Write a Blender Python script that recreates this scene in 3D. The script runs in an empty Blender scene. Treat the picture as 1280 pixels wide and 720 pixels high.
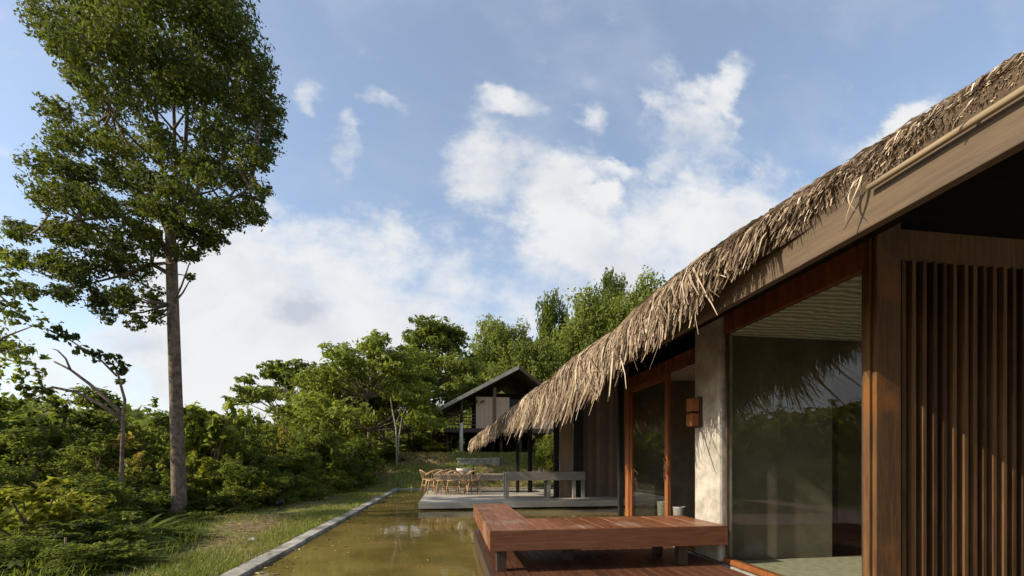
import bpy, math, random
import numpy as np

# ------------------------------------------------------------------ camera, sky, sun, exposure
S = bpy.context.scene
COL = S.collection
F = 560.0                                   # focal length in photo pixels (photo is 1280 wide)
PSI = math.atan(80 / F)                     # camera turned a little towards the house
SN, CS = math.sin(PSI), math.cos(PSI)

cd = bpy.data.cameras.new("camera")
cam = bpy.data.objects.new("camera", cd)
COL.objects.link(cam)
cd.sensor_width = 36
cd.lens = 36 * F / 1280
cd.shift_y = 217 / 1280
cd.clip_start, cd.clip_end = 0.05, 3000
cam.location = (0, 0, 0)
cam.rotation_euler = (math.pi / 2, 0, -PSI)
S.camera = cam
S.view_settings.view_transform = 'Standard'
S.view_settings.look = 'None'
S.view_settings.gamma = 1
S.view_settings.use_curve_mapping = False
S.view_settings.exposure = 0.65

SUN_EL, SUN_AZ = math.radians(30), math.radians(97)      # azimuth measured from +Y towards -X
sdir = (-math.sin(SUN_AZ) * math.cos(SUN_EL), math.cos(SUN_AZ) * math.cos(SUN_EL), math.sin(SUN_EL))
sl = bpy.data.lights.new("sun", 'SUN')
sl.energy = 4.2
sl.angle = math.radians(0.5)
sl.color = (1.0, 0.88, 0.70)
sun = bpy.data.objects.new("sun", sl)
COL.objects.link(sun)
sun.rotation_euler = (math.pi / 2 - SUN_EL, 0, math.pi / 2 + (math.pi / 2 - SUN_AZ) - math.pi + math.pi * 0)
# point the lamp's -Z along -sdir
from mathutils import Vector
sun.rotation_euler = Vector(sdir).to_track_quat('Z', 'Y').to_euler()


def at(px, d, z=0.0):
    """world point seen at photo column px, at depth d, at height z (camera level = 0)"""
    r = (px - 640) / F * d
    return (r * CS + d * SN, d * CS - r * SN, z)


def zz(py, d):
    return -(py - 577) / F * d


# ---- node helpers
def new_mat(name):
    m = bpy.data.materials.new(name)
    m.use_nodes = True
    nt = m.node_tree
    b = nt.nodes["Principled BSDF"]
    return m, nt, b


def nd(nt, t, **kw):
    n = nt.nodes.new(t)
    for k, v in kw.items():
        setattr(n, k, v)
    return n


def math_n(nt, op, a, b=None, c=None, clamp=False):
    n = nt.nodes.new('ShaderNodeMath')
    n.operation = op
    n.use_clamp = clamp
    for i, v in enumerate((a, b, c)):
        if v is None:
            continue
        if isinstance(v, (int, float)):
            n.inputs[i].default_value = v
        else:
            nt.links.new(v, n.inputs[i])
    return n.outputs[0]


def mixc(nt, f, a, b):
    n = nt.nodes.new('ShaderNodeMix')
    n.data_type = 'RGBA'
    for i, v in ((0, f), (6, a), (7, b)):
        if isinstance(v, (int, float)):
            n.inputs[i].default_value = v
        elif isinstance(v, tuple):
            n.inputs[i].default_value = v if len(v) == 4 else v + (1,)
        else:
            nt.links.new(v, n.inputs[i])
    return n.outputs[2]


def maprange(nt, v, a, b, c=0.0, d=1.0, smooth=True):
    n = nt.nodes.new('ShaderNodeMapRange')
    n.interpolation_type = 'SMOOTHSTEP' if smooth else 'LINEAR'
    nt.links.new(v, n.inputs[0])
    for i, q in zip((1, 2, 3, 4), (a, b, c, d)):
        n.inputs[i].default_value = q
    return n.outputs[0]


# ---- sky
W = bpy.data.worlds.new("World")
S.world = W
W.use_nodes = True
nt = W.node_tree
bg = nt.nodes["Background"]
bg.inputs[1].default_value = 0.15
sky = nd(nt, 'ShaderNodeTexSky', sky_type='NISHITA')
sky.sun_disc = False
sky.sun_elevation = SUN_EL
sky.sun_rotation = -SUN_AZ
sky.altitude = 100
sky.air_density = 1.0
sky.dust_density = 1.2
sky.ozone_density = 1.0
tc = nd(nt, 'ShaderNodeTexCoord')
sep = nd(nt, 'ShaderNodeSeparateXYZ')
nt.links.new(tc.outputs['Generated'], sep.inputs[0])
ay = math_n(nt, 'MAXIMUM', math_n(nt, 'ABSOLUTE', sep.outputs[1]), 0.08)
U = math_n(nt, 'DIVIDE', sep.outputs[0], ay)
V = math_n(nt, 'DIVIDE', sep.outputs[2], ay)
cmb = nd(nt, 'ShaderNodeCombineXYZ')
nt.links.new(U, cmb.inputs[0])
nt.links.new(math_n(nt, 'MULTIPLY', V, 1.35), cmb.inputs[1])


def noise(scale, detail=6, rough=0.55, dist=0.0, off=0.0, vec=None):
    n = nd(nt, 'ShaderNodeTexNoise')
    n.inputs['Scale'].default_value = scale
    n.inputs['Detail'].default_value = detail
    n.inputs['Roughness'].default_value = rough
    n.inputs['Distortion'].default_value = dist
    mp = nd(nt, 'ShaderNodeMapping')
    mp.inputs['Location'].default_value = (off, off * 0.7, off * 1.3)
    nt.links.new(vec or cmb.outputs[0], mp.inputs[0])
    nt.links.new(mp.outputs[0], n.inputs['Vector'])
    return n.outputs[0]


wA = noise(5.0, 5, 0.6, 0.0, 21.0)
wB = noise(5.0, 5, 0.6, 0.0, 33.0)
wC = noise(17.0, 4, 0.6, 0.0, 41.0)
wD = noise(17.0, 4, 0.6, 0.0, 53.0)
def warp(base, big, small, ka, kb):
    return math_n(nt, 'ADD', base, math_n(nt, 'ADD', math_n(nt, 'MULTIPLY', math_n(nt, 'SUBTRACT', big, 0.5), ka),
                                          math_n(nt, 'MULTIPLY', math_n(nt, 'SUBTRACT', small, 0.5), kb)))
US, VS = warp(U, wA, wC, 0.13, 0.07), warp(V, wB, wD, 0.11, 0.06)
UW = warp(U, wA, wC, 0.34, 0.12)
VW = warp(V, wB, wD, 0.26, 0.08)
nA = noise(2.6, 9, 0.60, 0.25, 3.1)
nB = noise(8.0, 8, 0.62, 0.1, 7.7)
nC = noise(4.0, 6, 0.55, 0.3, 12.4)


def blob(px, py, rx, ry, w, rot=0.0, small=None):
    k = 566.0
    u0, v0 = (px - 560) / k, (577 - py) / k
    small = (max(rx, ry) < 120) if small is None else small
    du = math_n(nt, 'SUBTRACT', US if small else UW, u0)
    dv = math_n(nt, 'SUBTRACT', VS if small else VW, v0)
    c, s = math.cos(rot), math.sin(rot)
    a = math_n(nt, 'ADD', math_n(nt, 'MULTIPLY', du, c * k / rx), math_n(nt, 'MULTIPLY', dv, s * k / rx))
    b = math_n(nt, 'ADD', math_n(nt, 'MULTIPLY', du, -s * k / ry), math_n(nt, 'MULTIPLY', dv, c * k / ry))
    q = math_n(nt, 'SQRT', math_n(nt, 'ADD', math_n(nt, 'MULTIPLY', a, a), math_n(nt, 'MULTIPLY', b, b)))
    return maprange(nt, q, 1.0, 0.15, 0.0, w)


def total(bs):
    t = bs[0]
    for b in bs[1:]:
        t = math_n(nt, 'ADD', t, b)
    return t


banks = total([
    blob(395, 430, 330, 180, 0.85), blob(440, 320, 190, 80, 0.42), blob(250, 340, 180, 110, 0.55),
    blob(810, 330, 320, 170, 0.82), blob(960, 225, 210, 100, 0.80), blob(700, 240, 140, 110, 0.65),
    blob(905, 100, 140, 72, 0.66, 0.85), blob(950, 55, 90, 34, 0.28, 0.8), blob(590, 195, 62, 80, 0.72, -0.2), blob(635, 122, 62, 26, 0.72), blob(840, 60, 40, 60, 0.45), blob(480, 135, 60, 22, 0.40, -0.6), blob(785, 190, 40, 16, 0.5),
    blob(745, 128, 44, 28, 0.66), blob(755, 222, 44, 28, 0.70), blob(1215, 95, 119, 36, 0.75, 0.5), blob(1230, 80, 160, 50, 0.3, 0.5),
    blob(10, 60, 119, 60, 0.85, -0.6), blob(10, 250, 130, 90, 0.95), blob(440, 185, 26, 60, 0.60), blob(395, 140, 24, 50, 0.40), blob(-150, 420, 300, 200, 0.7),
])
low = maprange(nt, V, 0.42, 0.10, 0.0, 0.55)
dens = math_n(nt, 'ADD', math_n(nt, 'ADD', banks, low),
              math_n(nt, 'ADD', math_n(nt, 'MULTIPLY', math_n(nt, 'SUBTRACT', nA, 0.5), 1.15),
                     math_n(nt, 'MULTIPLY', math_n(nt, 'SUBTRACT', nB, 0.5), 1.35)))
alpha = maprange(nt, dens, 0.15, 1.0, 0.0, 0.96)
veil = math_n(nt, 'ADD', math_n(nt, 'MULTIPLY', maprange(nt, nC, 0.35, 0.8), 0.20), 0.05)
greys = math_n(nt, 'ADD', blob(378, 395, 46, 27, 0.95), blob(210, 445, 65, 24, 0.6))
shade = math_n(nt, 'ADD', math_n(nt, 'MULTIPLY', maprange(nt, nC, 0.42, 0.68), 0.42),
               math_n(nt, 'MULTIPLY', greys, math_n(nt, 'ADD', 0.35, nB)), None, True)
ccol = mixc(nt, shade, (3.75, 3.78, 3.8), (2.5, 2.65, 2.95))
skyc = mixc(nt, 1.0, sky.outputs[0], sky.outputs[0])
bright = nd(nt, 'ShaderNodeVectorMath', operation='MULTIPLY')
nt.links.new(sky.outputs[0], bright.inputs[0])
bright.inputs[1].default_value = (1.05, 1.04, 1.03)
pale = mixc(nt, 0.20, bright.outputs[0], (1.9, 2.15, 2.5))
pale = mixc(nt, veil, pale, (3.2, 3.4, 3.7))
fin = mixc(nt, alpha, pale, ccol)
nt.links.new(fin, bg.inputs[0])

# ------------------------------------------------------------------ object helpers
rng = np.random.default_rng(7)
random.seed(5)


def tag(o, label=None, cat=None, group=None, kind=None):
    if label: o['label'] = label
    if cat: o['category'] = cat
    if group: o['group'] = group
    if kind: o['kind'] = kind
    return o


def empty(name, loc, label, cat, group=None, rz=0.0):
    o = bpy.data.objects.new(name, None)
    o.empty_display_size = 0.2
    COL.objects.link(o)
    o.location = loc
    o.rotation_euler = (0, 0, rz)
    return tag(o, label, cat, group)


class MB:
    def __init__(self):
        self.v, self.f, self.t = [], [], []

    def add(self, vs, fs, tone=0.5):
        n = len(self.v)
        self.v += [tuple(p) for p in vs]
        self.f += [tuple(i + n for i in q) for q in fs]
        self.t += [tone] * len(vs)

    def box(self, x0, x1, y0, y1, z0, z1, tone=None):
        vs = [(x, y, z) for x in (x0, x1) for y in (y0, y1) for z in (z0, z1)]
        self.add(vs, [(0, 1, 3, 2), (4, 6, 7, 5), (0, 4, 5, 1), (2, 3, 7, 6), (0, 2, 6, 4), (1, 5, 7, 3)],
                 random.random() if tone is None else tone)
        return self

    def prism(self, prof, y0, y1, tone=None):
        """profile in x,z pushed along y"""
        n = len(prof)
        vs = [(x, y0, z) for x, z in prof] + [(x, y1, z) for x, z in prof]
        fs = [tuple(range(n)), tuple(range(2 * n - 1, n - 1, -1))]
        fs += [(i, i + n, (i + 1) % n + n, (i + 1) % n) for i in range(n)]
        self.add(vs, fs, random.random() if tone is None else tone)
        return self

    def tube(self, pts, rad, seg=8, tone=None, caps=True):
        pts = [Vector(p) for p in pts]
        if isinstance(rad, (int, float)):
            rad = [rad] * len(pts)
        rings = []
        up = Vector((0, 0, 1))
        for i, p in enumerate(pts):
            a = pts[max(i - 1, 0)]
            b = pts[min(i + 1, len(pts) - 1)]
            t = (b - a).normalized()
            s = t.cross(up if abs(t.z) < 0.95 else Vector((0, 1, 0))).normalized()
            w = s.cross(t)
            rings.append([p + rad[i] * (math.cos(k * 2 * math.pi / seg) * s + math.sin(k * 2 * math.pi / seg) * w) for k in range(seg)])
        vs = [q for r in rings for q in r]
        fs = []
        for i in range(len(pts) - 1):
            for k in range(seg):
                fs.append((i * seg + k, i * seg + (k + 1) % seg, (i + 1) * seg + (k + 1) % seg, (i + 1) * seg + k))
        if caps:
            fs.append(tuple(range(seg - 1, -1, -1)))
            e = (len(pts) - 1) * seg
            fs.append(tuple(e + k for k in range(seg)))
        self.add(vs, fs, random.random() if tone is None else tone)
        return self

    def lathe(self, prof, cx=0, cy=0, cz=0, seg=20):
        vs, fs = [], []
        for r, z in prof:
            vs += [(cx + r * math.cos(k * 2 * math.pi / seg), cy + r * math.sin(k * 2 * math.pi / seg), cz + z) for k in range(seg)]
        for i in range(len(prof) - 1):
            for k in range(seg):
                fs.append((i * seg + k, i * seg + (k + 1) % seg, (i + 1) * seg + (k + 1) % seg, (i + 1) * seg + k))
        self.add(vs, fs)
        return self

    def build(self, name, mat, parent=None, local=False, bevel=0.0, smooth=False):
        me = bpy.data.meshes.new(name)
        v = self.v
        if parent is not None and not local:
            L = parent.matrix_local.translation if False else parent.location
            px = L.copy()
            if parent.parent:
                px = px + parent.parent.location
            v = [(a - px[0], b - px[1], c - px[2]) for a, b, c in v]
        me.from_pydata(v, [], self.f)
        at_ = me.attributes.new('tone', 'FLOAT', 'POINT')
        at_.data.foreach_set('value', self.t)
        if smooth:
            me.polygons.foreach_set('use_smooth', [True] * len(me.polygons))
        me.materials.append(mat)
        me.update()
        o = bpy.data.objects.new(name, me)
        COL.objects.link(o)
        if parent is not None:
            o.parent = parent
        if bevel:
            b = o.modifiers.new('bevel', 'BEVEL')
            b.width = bevel
            b.segments = 2
            b.limit_method = 'ANGLE'
        return o


def multi(name, boxes, mat, parent, bevel=0.0):
    out = []
    for bx in boxes:
        m_ = MB(); m_.box(*bx)
        out.append(m_.build(name, mat, parent, bevel=bevel))
    return out


def np_mesh(name, verts, nper, tone, mat, parent=None):
    """many separate quads (nper=4) in one mesh, with a tone per vertex"""
    verts = np.asarray(verts, dtype=np.float32).reshape(-1, 3)
    nf = len(verts) // nper
    me = bpy.data.meshes.new(name)
    me.vertices.add(len(verts))
    me.vertices.foreach_set('co', verts.ravel())
    me.loops.add(nf * nper)
    me.loops.foreach_set('vertex_index', np.arange(nf * nper, dtype=np.int32))
    me.polygons.add(nf)
    me.polygons.foreach_set('loop_start', np.arange(nf, dtype=np.int32) * nper)
    me.polygons.foreach_set('loop_total', np.full(nf, nper, dtype=np.int32))
    me.update(calc_edges=True)
    a = me.attributes.new('tone', 'FLOAT', 'POINT')
    a.data.foreach_set('value', np.asarray(tone, dtype=np.float32).ravel())
    me.materials.append(mat)
    o = bpy.data.objects.new(name, me)
    COL.objects.link(o)
    if parent is not None:
        o.parent = parent
    return o


def copy_tree(o, parent=None):
    c = o.copy()
    COL.objects.link(c)
    c.parent = parent
    for ch in list(o.children):
        copy_tree(ch, c)
    return c


# ------------------------------------------------------------------ materials
def wood(name, c1, c2, rough=0.5, axis='Y', scale=3.0, bump=0.15, stretch=14.0, spec=0.4, tonemix=0.5, stain=None):
    m, t, b = new_mat(name)
    co = nd(t, 'ShaderNodeTexCoord')
    mp = nd(t, 'ShaderNodeMapping')
    s = {'X': (1, stretch, stretch), 'Y': (stretch, 1, stretch), 'Z': (stretch, stretch, 1)}[axis]
    mp.inputs['Scale'].default_value = s
    t.links.new(co.outputs['Object'], mp.inputs[0])
    n = nd(t, 'ShaderNodeTexNoise')
    n.inputs['Scale'].default_value = scale
    n.inputs['Detail'].default_value = 7
    n.inputs['Roughness'].default_value = 0.65
    n.inputs['Distortion'].default_value = 0.6
    t.links.new(mp.outputs[0], n.inputs['Vector'])
    big = nd(t, 'ShaderNodeTexNoise')
    big.inputs['Scale'].default_value = 2.2
    big.inputs['Detail'].default_value = 5
    t.links.new(co.outputs['Object'], big.inputs['Vector'])
    a = nd(t, 'ShaderNodeAttribute', attribute_name='tone')
    f = math_n(t, 'ADD', math_n(t, 'MULTIPLY', maprange(t, n.outputs[0], 0.3, 0.7), 0.55),
               math_n(t, 'MULTIPLY', math_n(t, 'SUBTRACT', a.outputs['Fac'], 0.5), tonemix))
    f = math_n(t, 'ADD', f, math_n(t, 'MULTIPLY', math_n(t, 'SUBTRACT', big.outputs[0], 0.4), 0.6), None, True)
    c = mixc(t, f, c1, c2)
    if stain:
        c = mixc(t, maprange(t, big.outputs[0], 0.52, 0.68), c, stain)
    t.links.new(c, b.inputs['Base Color'])
    t.links.new(maprange(t, n.outputs[0], 0.3, 0.7, max(rough - 0.12, 0.05), min(rough + 0.15, 1), False), b.inputs['Roughness'])
    b.inputs['Specular IOR Level'].default_value = spec
    bp = nd(t, 'ShaderNodeBump')
    bp.inputs['Strength'].default_value = bump
    bp.inputs['Distance'].default_value = 0.01
    t.links.new(n.outputs[0], bp.inputs['Height'])
    t.links.new(bp.outputs[0], b.inputs['Normal'])
    return m


def rough_mat(name, c1, c2, scale=6, rough=0.85, bump=0.4, dist=0.02, detail=8, spec=0.25, tonemix=0.0):
    m, t, b = new_mat(name)
    co = nd(t, 'ShaderNodeTexCoord')
    n = nd(t, 'ShaderNodeTexNoise')
    n.inputs['Scale'].default_value = scale
    n.inputs['Detail'].default_value = detail
    n.inputs['Roughness'].default_value = 0.65
    t.links.new(co.outputs['Object'], n.inputs['Vector'])
    f = maprange(t, n.outputs[0], 0.32, 0.68)
    if tonemix:
        a = nd(t, 'ShaderNodeAttribute', attribute_name='tone')
        f = math_n(t, 'ADD', f, math_n(t, 'MULTIPLY', math_n(t, 'SUBTRACT', a.outputs['Fac'], 0.5), tonemix), None, True)
    t.links.new(mixc(t, f, c1, c2), b.inputs['Base Color'])
    b.inputs['Roughness'].default_value = rough
    b.inputs['Specular IOR Level'].default_value = spec
    bp = nd(t, 'ShaderNodeBump')
    bp.inputs['Strength'].default_value = bump
    bp.inputs['Distance'].default_value = dist
    t.links.new(n.outputs[0], bp.inputs['Height'])
    t.links.new(bp.outputs[0], b.inputs['Normal'])
    return m


def ramp_mat(name, stops, rough=0.6, transl=0.0, tcol=(0.2, 0.3, 0.03), spec=0.3, nscale=0.0, namp=0.0):
    """colour by the tone stored per leaf / strand"""
    m, t, b = new_mat(name)
    a = nd(t, 'ShaderNodeAttribute', attribute_name='tone')
    r = nd(t, 'ShaderNodeValToRGB')
    el = r.color_ramp.elements
    while len(el) < len(stops):
        el.new(0.5)
    for e, (p, c) in zip(el, stops):
        e.position = p
        e.color = c + (1,)
    fac = a.outputs['Fac']
    if namp:
        oi = nd(t, 'ShaderNodeObjectInfo')
        fac = math_n(t, 'ADD', fac, math_n(t, 'MULTIPLY', math_n(t, 'SUBTRACT', oi.outputs['Random'], 0.5), namp))
    t.links.new(fac, r.inputs[0])
    t.links.new(r.outputs[0], b.inputs['Base Color'])
    b.inputs['Roughness'].default_value = rough
    b.inputs['Specular IOR Level'].default_value = spec
    if transl:
        tr = nd(t, 'ShaderNodeBsdfTranslucent')
        t.links.new(mixc(t, 0.55, r.outputs[0], tcol), tr.inputs[0])
        mx = nd(t, 'ShaderNodeMixShader')
        mx.inputs[0].default_value = transl
        out = t.nodes['Material Output']
        t.links.new(b.outputs[0], mx.inputs[1])
        t.links.new(tr.outputs[0], mx.inputs[2])
        t.links.new(mx.outputs[0], out.inputs[0])
    return m


M = {}
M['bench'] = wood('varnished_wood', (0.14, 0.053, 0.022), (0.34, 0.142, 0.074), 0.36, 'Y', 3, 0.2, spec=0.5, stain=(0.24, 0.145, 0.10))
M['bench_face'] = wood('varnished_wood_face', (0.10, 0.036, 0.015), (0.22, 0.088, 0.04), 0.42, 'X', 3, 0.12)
M['deck'] = wood('deck_boards', (0.06, 0.024, 0.012), (0.16, 0.062, 0.03), 0.5, 'Y', 3, 0.2)  # tone kept dark in place of shade over the near deck
M['dark_wood'] = wood('dark_wood', (0.035, 0.022, 0.013), (0.085, 0.052, 0.03), 0.55, 'Z', 3, 0.2)
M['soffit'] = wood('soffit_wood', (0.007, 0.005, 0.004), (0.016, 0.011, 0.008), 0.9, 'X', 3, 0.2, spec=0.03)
M['fascia'] = wood('fascia_wood', (0.075, 0.050, 0.029), (0.155, 0.108, 0.063), 0.75, 'Y', 3, 0.25, tonemix=0.2)
M['post'] = wood('post_wood', (0.07, 0.036, 0.015), (0.19, 0.098, 0.040), 0.7, 'Z', 3, 0.2, spec=0.12, stain=(0.17, 0.07, 0.02))
M['slat'] = wood('slat_wood', (0.045, 0.024, 0.011), (0.15, 0.080, 0.035), 0.75, 'Z', 3, 0.3, spec=0.08, tonemix=0.9)
M['red_wood'] = wood('door_wood', (0.17, 0.055, 0.016), (0.36, 0.135, 0.045), 0.4, 'Z', 3, 0.15)
M['red_wood_y'] = wood('lintel_wood', (0.11, 0.030, 0.010), (0.30, 0.105, 0.035), 0.5, 'Z', 5, 0.2, stain=(0.06, 0.035, 0.02))
M['grey_deck'] = wood('weathered_deck', (0.29, 0.255, 0.205), (0.50, 0.45, 0.375), 0.75, 'X', 3, 0.3)
M['grey_wood'] = wood('weathered_wood', (0.19, 0.165, 0.135), (0.36, 0.32, 0.27), 0.75, 'X', 3, 0.3)
M['plank'] = wood('plank_wall', (0.11, 0.062, 0.032), (0.26, 0.155, 0.085), 0.6, 'Z', 3, 0.25, tonemix=0.7)
M['pale_plank'] = wood('pale_plank', (0.48, 0.35, 0.25), (0.66, 0.51, 0.38), 0.65, 'Z', 3, 0.2, tonemix=0.6)
M['chair'] = wood('chair_wood', (0.30, 0.175, 0.085), (0.54, 0.36, 0.19), 0.5, 'Z', 5, 0.1)
M['black'] = rough_mat('black_steel', (0.012, 0.012, 0.013), (0.022, 0.021, 0.02), 10, 0.5, 0.1)
M['plaster'] = rough_mat('rough_plaster', (0.25, 0.225, 0.185), (0.44, 0.41, 0.35), 4, 0.9, 0.6, 0.03)
M['inner_wall'] = rough_mat('inner_wall', (0.15, 0.125, 0.095), (0.22, 0.19, 0.15), 2.5, 0.85, 0.2)
M['concrete'] = rough_mat('concrete', (0.20, 0.19, 0.165), (0.40, 0.38, 0.33), 5, 0.9, 0.5)
M['kerb'] = rough_mat('kerb_concrete', (0.085, 0.082, 0.06), (0.42, 0.40, 0.35), 1.7, 0.92, 0.6, 0.03, 10, tonemix=0.35)
M['stone'] = rough_mat('stone', (0.26, 0.25, 0.20), (0.42, 0.41, 0.34), 2, 0.9, 0.5)
M['roof_far'] = rough_mat('old_roof', (0.075, 0.058, 0.042), (0.17, 0.135, 0.095), 3, 0.9, 0.5, 0.05)
M['barge'] = rough_mat('pale_board', (0.25, 0.235, 0.19), (0.38, 0.36, 0.30), 3, 0.8, 0.2)
M['white'] = rough_mat('off_white', (0.62, 0.60, 0.54), (0.78, 0.76, 0.70), 8, 0.6, 0.1)
M['white_post'] = rough_mat('pale_post', (0.42, 0.40, 0.34), (0.60, 0.58, 0.50), 3, 0.8, 0.2)
M['bamboo'] = wood('bamboo', (0.20, 0.145, 0.085), (0.36, 0.28, 0.17), 0.7, 'Y', 3, 0.1)
M['bark'] = rough_mat('bark', (0.085, 0.062, 0.045), (0.22, 0.17, 0.13), 9, 0.95, 0.9, 0.03)
M['pale_bark'] = rough_mat('pale_bark', (0.22, 0.20, 0.16), (0.38, 0.35, 0.29), 9, 0.9, 0.6, 0.03)
M['clay'] = rough_mat('glazed_pot', (0.15, 0.14, 0.12), (0.24, 0.23, 0.20), 5, 0.35, 0.1)
M['thatch'] = ramp_mat('thatch', [(0.0, (0.07, 0.046, 0.030)), (0.3, (0.20, 0.142, 0.092)), (0.65, (0.42, 0.325, 0.22)), (1.0, (0.70, 0.60, 0.46))],
                       0.8, 0.12, (0.4, 0.28, 0.14), 0.15)
M['bounce_mat'] = rough_mat('bounce_floor', (0.30, 0.26, 0.20), (0.42, 0.38, 0.30), 12, 0.9, 0.2)  # pale floor colour, added to bounce sunlight up to the ceiling
M['hut_thatch'] = rough_mat('hut_thatch', (0.10, 0.09, 0.075), (0.22, 0.20, 0.17), 9, 0.9, 0.8, 0.05)
M['thatch_core'] = rough_mat('thatch_core', (0.055, 0.038, 0.025), (0.12, 0.085, 0.055), 14, 0.95, 0.6)

GREEN = {
    'tall': [(0, (0.024, 0.038, 0.011)), (0.5, (0.044, 0.064, 0.018)), (0.85, (0.085, 0.110, 0.026)), (1, (0.17, 0.18, 0.04))],
    'dark': [(0, (0.032, 0.048, 0.013)), (0.5, (0.062, 0.088, 0.021)), (1, (0.14, 0.165, 0.034))],
    'mid': [(0, (0.050, 0.072, 0.015)), (0.5, (0.105, 0.140, 0.027)), (1, (0.23, 0.25, 0.045))],
    'light': [(0, (0.078, 0.105, 0.018)), (0.5, (0.16, 0.20, 0.034)), (1, (0.32, 0.32, 0.06))],
    'yellow': [(0, (0.11, 0.12, 0.014)), (0.5, (0.25, 0.24, 0.026)), (1, (0.44, 0.39, 0.05))],
    'far': [(0, (0.08, 0.105, 0.026)), (0.5, (0.15, 0.185, 0.042)), (1, (0.28, 0.29, 0.07))],
    'rust': [(0, (0.05, 0.07, 0.014)), (0.55, (0.13, 0.135, 0.028)), (0.85, (0.25, 0.17, 0.045)), (1, (0.36, 0.19, 0.055))],
}
for k, st in GREEN.items():
    M['leaf_' + k] = ramp_mat('leaf_' + k, st, 0.6, 0.26 if k == 'tall' else 0.45, (0.34, 0.40, 0.035), 0.15, namp=0.14)
M['grass'] = ramp_mat('grass_blades', [(0, (0.08, 0.105, 0.018)), (0.5, (0.19, 0.22, 0.035)), (0.8, (0.30, 0.29, 0.06)), (1, (0.38, 0.30, 0.13))], 0.6, 0.3, (0.25, 0.3, 0.04))

# ground: soil, dry litter and turf
m, t, b = new_mat('ground')
co = nd(t, 'ShaderNodeTexCoord')
n1 = nd(t, 'ShaderNodeTexNoise'); n1.inputs['Scale'].default_value = 0.55; n1.inputs['Detail'].default_value = 8
n2 = nd(t, 'ShaderNodeTexNoise'); n2.inputs['Scale'].default_value = 9; n2.inputs['Detail'].default_value = 9
for q in (n1, n2):
    t.links.new(co.outputs['Object'], q.inputs['Vector'])
soil = mixc(t, maprange(t, n2.outputs[0], 0.35, 0.65), (0.10, 0.066, 0.035), (0.23, 0.165, 0.09))
turf = mixc(t, maprange(t, n2.outputs[0], 0.35, 0.65), (0.065, 0.085, 0.018), (0.17, 0.19, 0.045))
t.links.new(mixc(t, maprange(t, n1.outputs[0], 0.43, 0.57), soil, turf), b.inputs['Base Color'])
b.inputs['Roughness'].default_value = 0.95
b.inputs['Specular IOR Level'].default_value = 0.1
bp = nd(t, 'ShaderNodeBump'); bp.inputs['Strength'].default_value = 0.7; bp.inputs['Distance'].default_value = 0.05
t.links.new(n2.outputs[0], bp.inputs['Height']); t.links.new(bp.outputs[0], b.inputs['Normal'])
M['ground'] = m

# murky pond water
m, t, b = new_mat('pond_water')
co = nd(t, 'ShaderNodeTexCoord')
n1 = nd(t, 'ShaderNodeTexNoise'); n1.inputs['Scale'].default_value = 0.9; n1.inputs['Detail'].default_value = 6
t.links.new(co.outputs['Object'], n1.inputs['Vector'])
t.links.new(mixc(t, maprange(t, n1.outputs[0], 0.3, 0.7), (0.098, 0.074, 0.020), (0.185, 0.138, 0.042)), b.inputs['Base Color'])
b.inputs['Roughness'].default_value = 0.04
b.inputs['IOR'].default_value = 1.33
n2 = nd(t, 'ShaderNodeTexNoise'); n2.inputs['Scale'].default_value = 5.5; n2.inputs['Detail'].default_value = 3
mp = nd(t, 'ShaderNodeMapping'); mp.inputs['Scale'].default_value = (1, 0.7, 1)
t.links.new(co.outputs['Object'], mp.inputs[0]); t.links.new(mp.outputs[0], n2.inputs['Vector'])
bp = nd(t, 'ShaderNodeBump'); bp.inputs['Strength'].default_value = 0.07; bp.inputs['Distance'].default_value = 0.03
t.links.new(n2.outputs[0], bp.inputs['Height']); t.links.new(bp.outputs[0], b.inputs['Normal'])
M['water'] = m

# window glass: see-through with a real Fresnel reflection
m, t, b = new_mat('window_glass')
fr = nd(t, 'ShaderNodeFresnel'); fr.inputs[0].default_value = 1.52
tr = nd(t, 'ShaderNodeBsdfTransparent'); tr.inputs[0].default_value = (0.90, 0.93, 0.89, 1)
gl = nd(t, 'ShaderNodeBsdfGlossy'); gl.inputs['Roughness'].default_value = 0.01
mx = nd(t, 'ShaderNodeMixShader')
geo = nd(t, 'ShaderNodeNewGeometry')
t.links.new(math_n(t, 'MULTIPLY', math_n(t, 'MULTIPLY', fr.outputs[0], 1.45, None, True), math_n(t, 'SUBTRACT', 1.0, geo.outputs['Backfacing'])), mx.inputs[0])
t.links.new(tr.outputs[0], mx.inputs[1]); t.links.new(gl.outputs[0], mx.inputs[2])
t.links.new(mx.outputs[0], t.nodes['Material Output'].inputs[0])
M['glass'] = m

# ceiling with rippling water light put into its colour
m, t, b = new_mat('rippled_light_ceiling')
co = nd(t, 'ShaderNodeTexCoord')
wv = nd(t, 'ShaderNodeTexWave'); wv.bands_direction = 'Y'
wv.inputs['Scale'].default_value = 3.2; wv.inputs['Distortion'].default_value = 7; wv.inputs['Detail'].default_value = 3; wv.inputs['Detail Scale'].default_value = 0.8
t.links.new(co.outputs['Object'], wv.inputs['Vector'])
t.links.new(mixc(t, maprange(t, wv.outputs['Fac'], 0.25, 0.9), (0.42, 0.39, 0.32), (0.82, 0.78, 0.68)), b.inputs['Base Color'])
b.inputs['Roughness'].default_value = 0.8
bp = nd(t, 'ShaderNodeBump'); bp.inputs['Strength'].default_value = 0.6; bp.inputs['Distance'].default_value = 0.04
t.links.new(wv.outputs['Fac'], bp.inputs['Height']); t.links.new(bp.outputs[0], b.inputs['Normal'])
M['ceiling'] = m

# ------------------------------------------------------------------ levels
GZ, WZ, FZ = -1.31, -1.32, -1.12           # bank, water, house floor
KX0, KX1 = -2.54, -2.31                    # pond kerb
PEND = 21.8                                # far end of the pond


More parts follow.
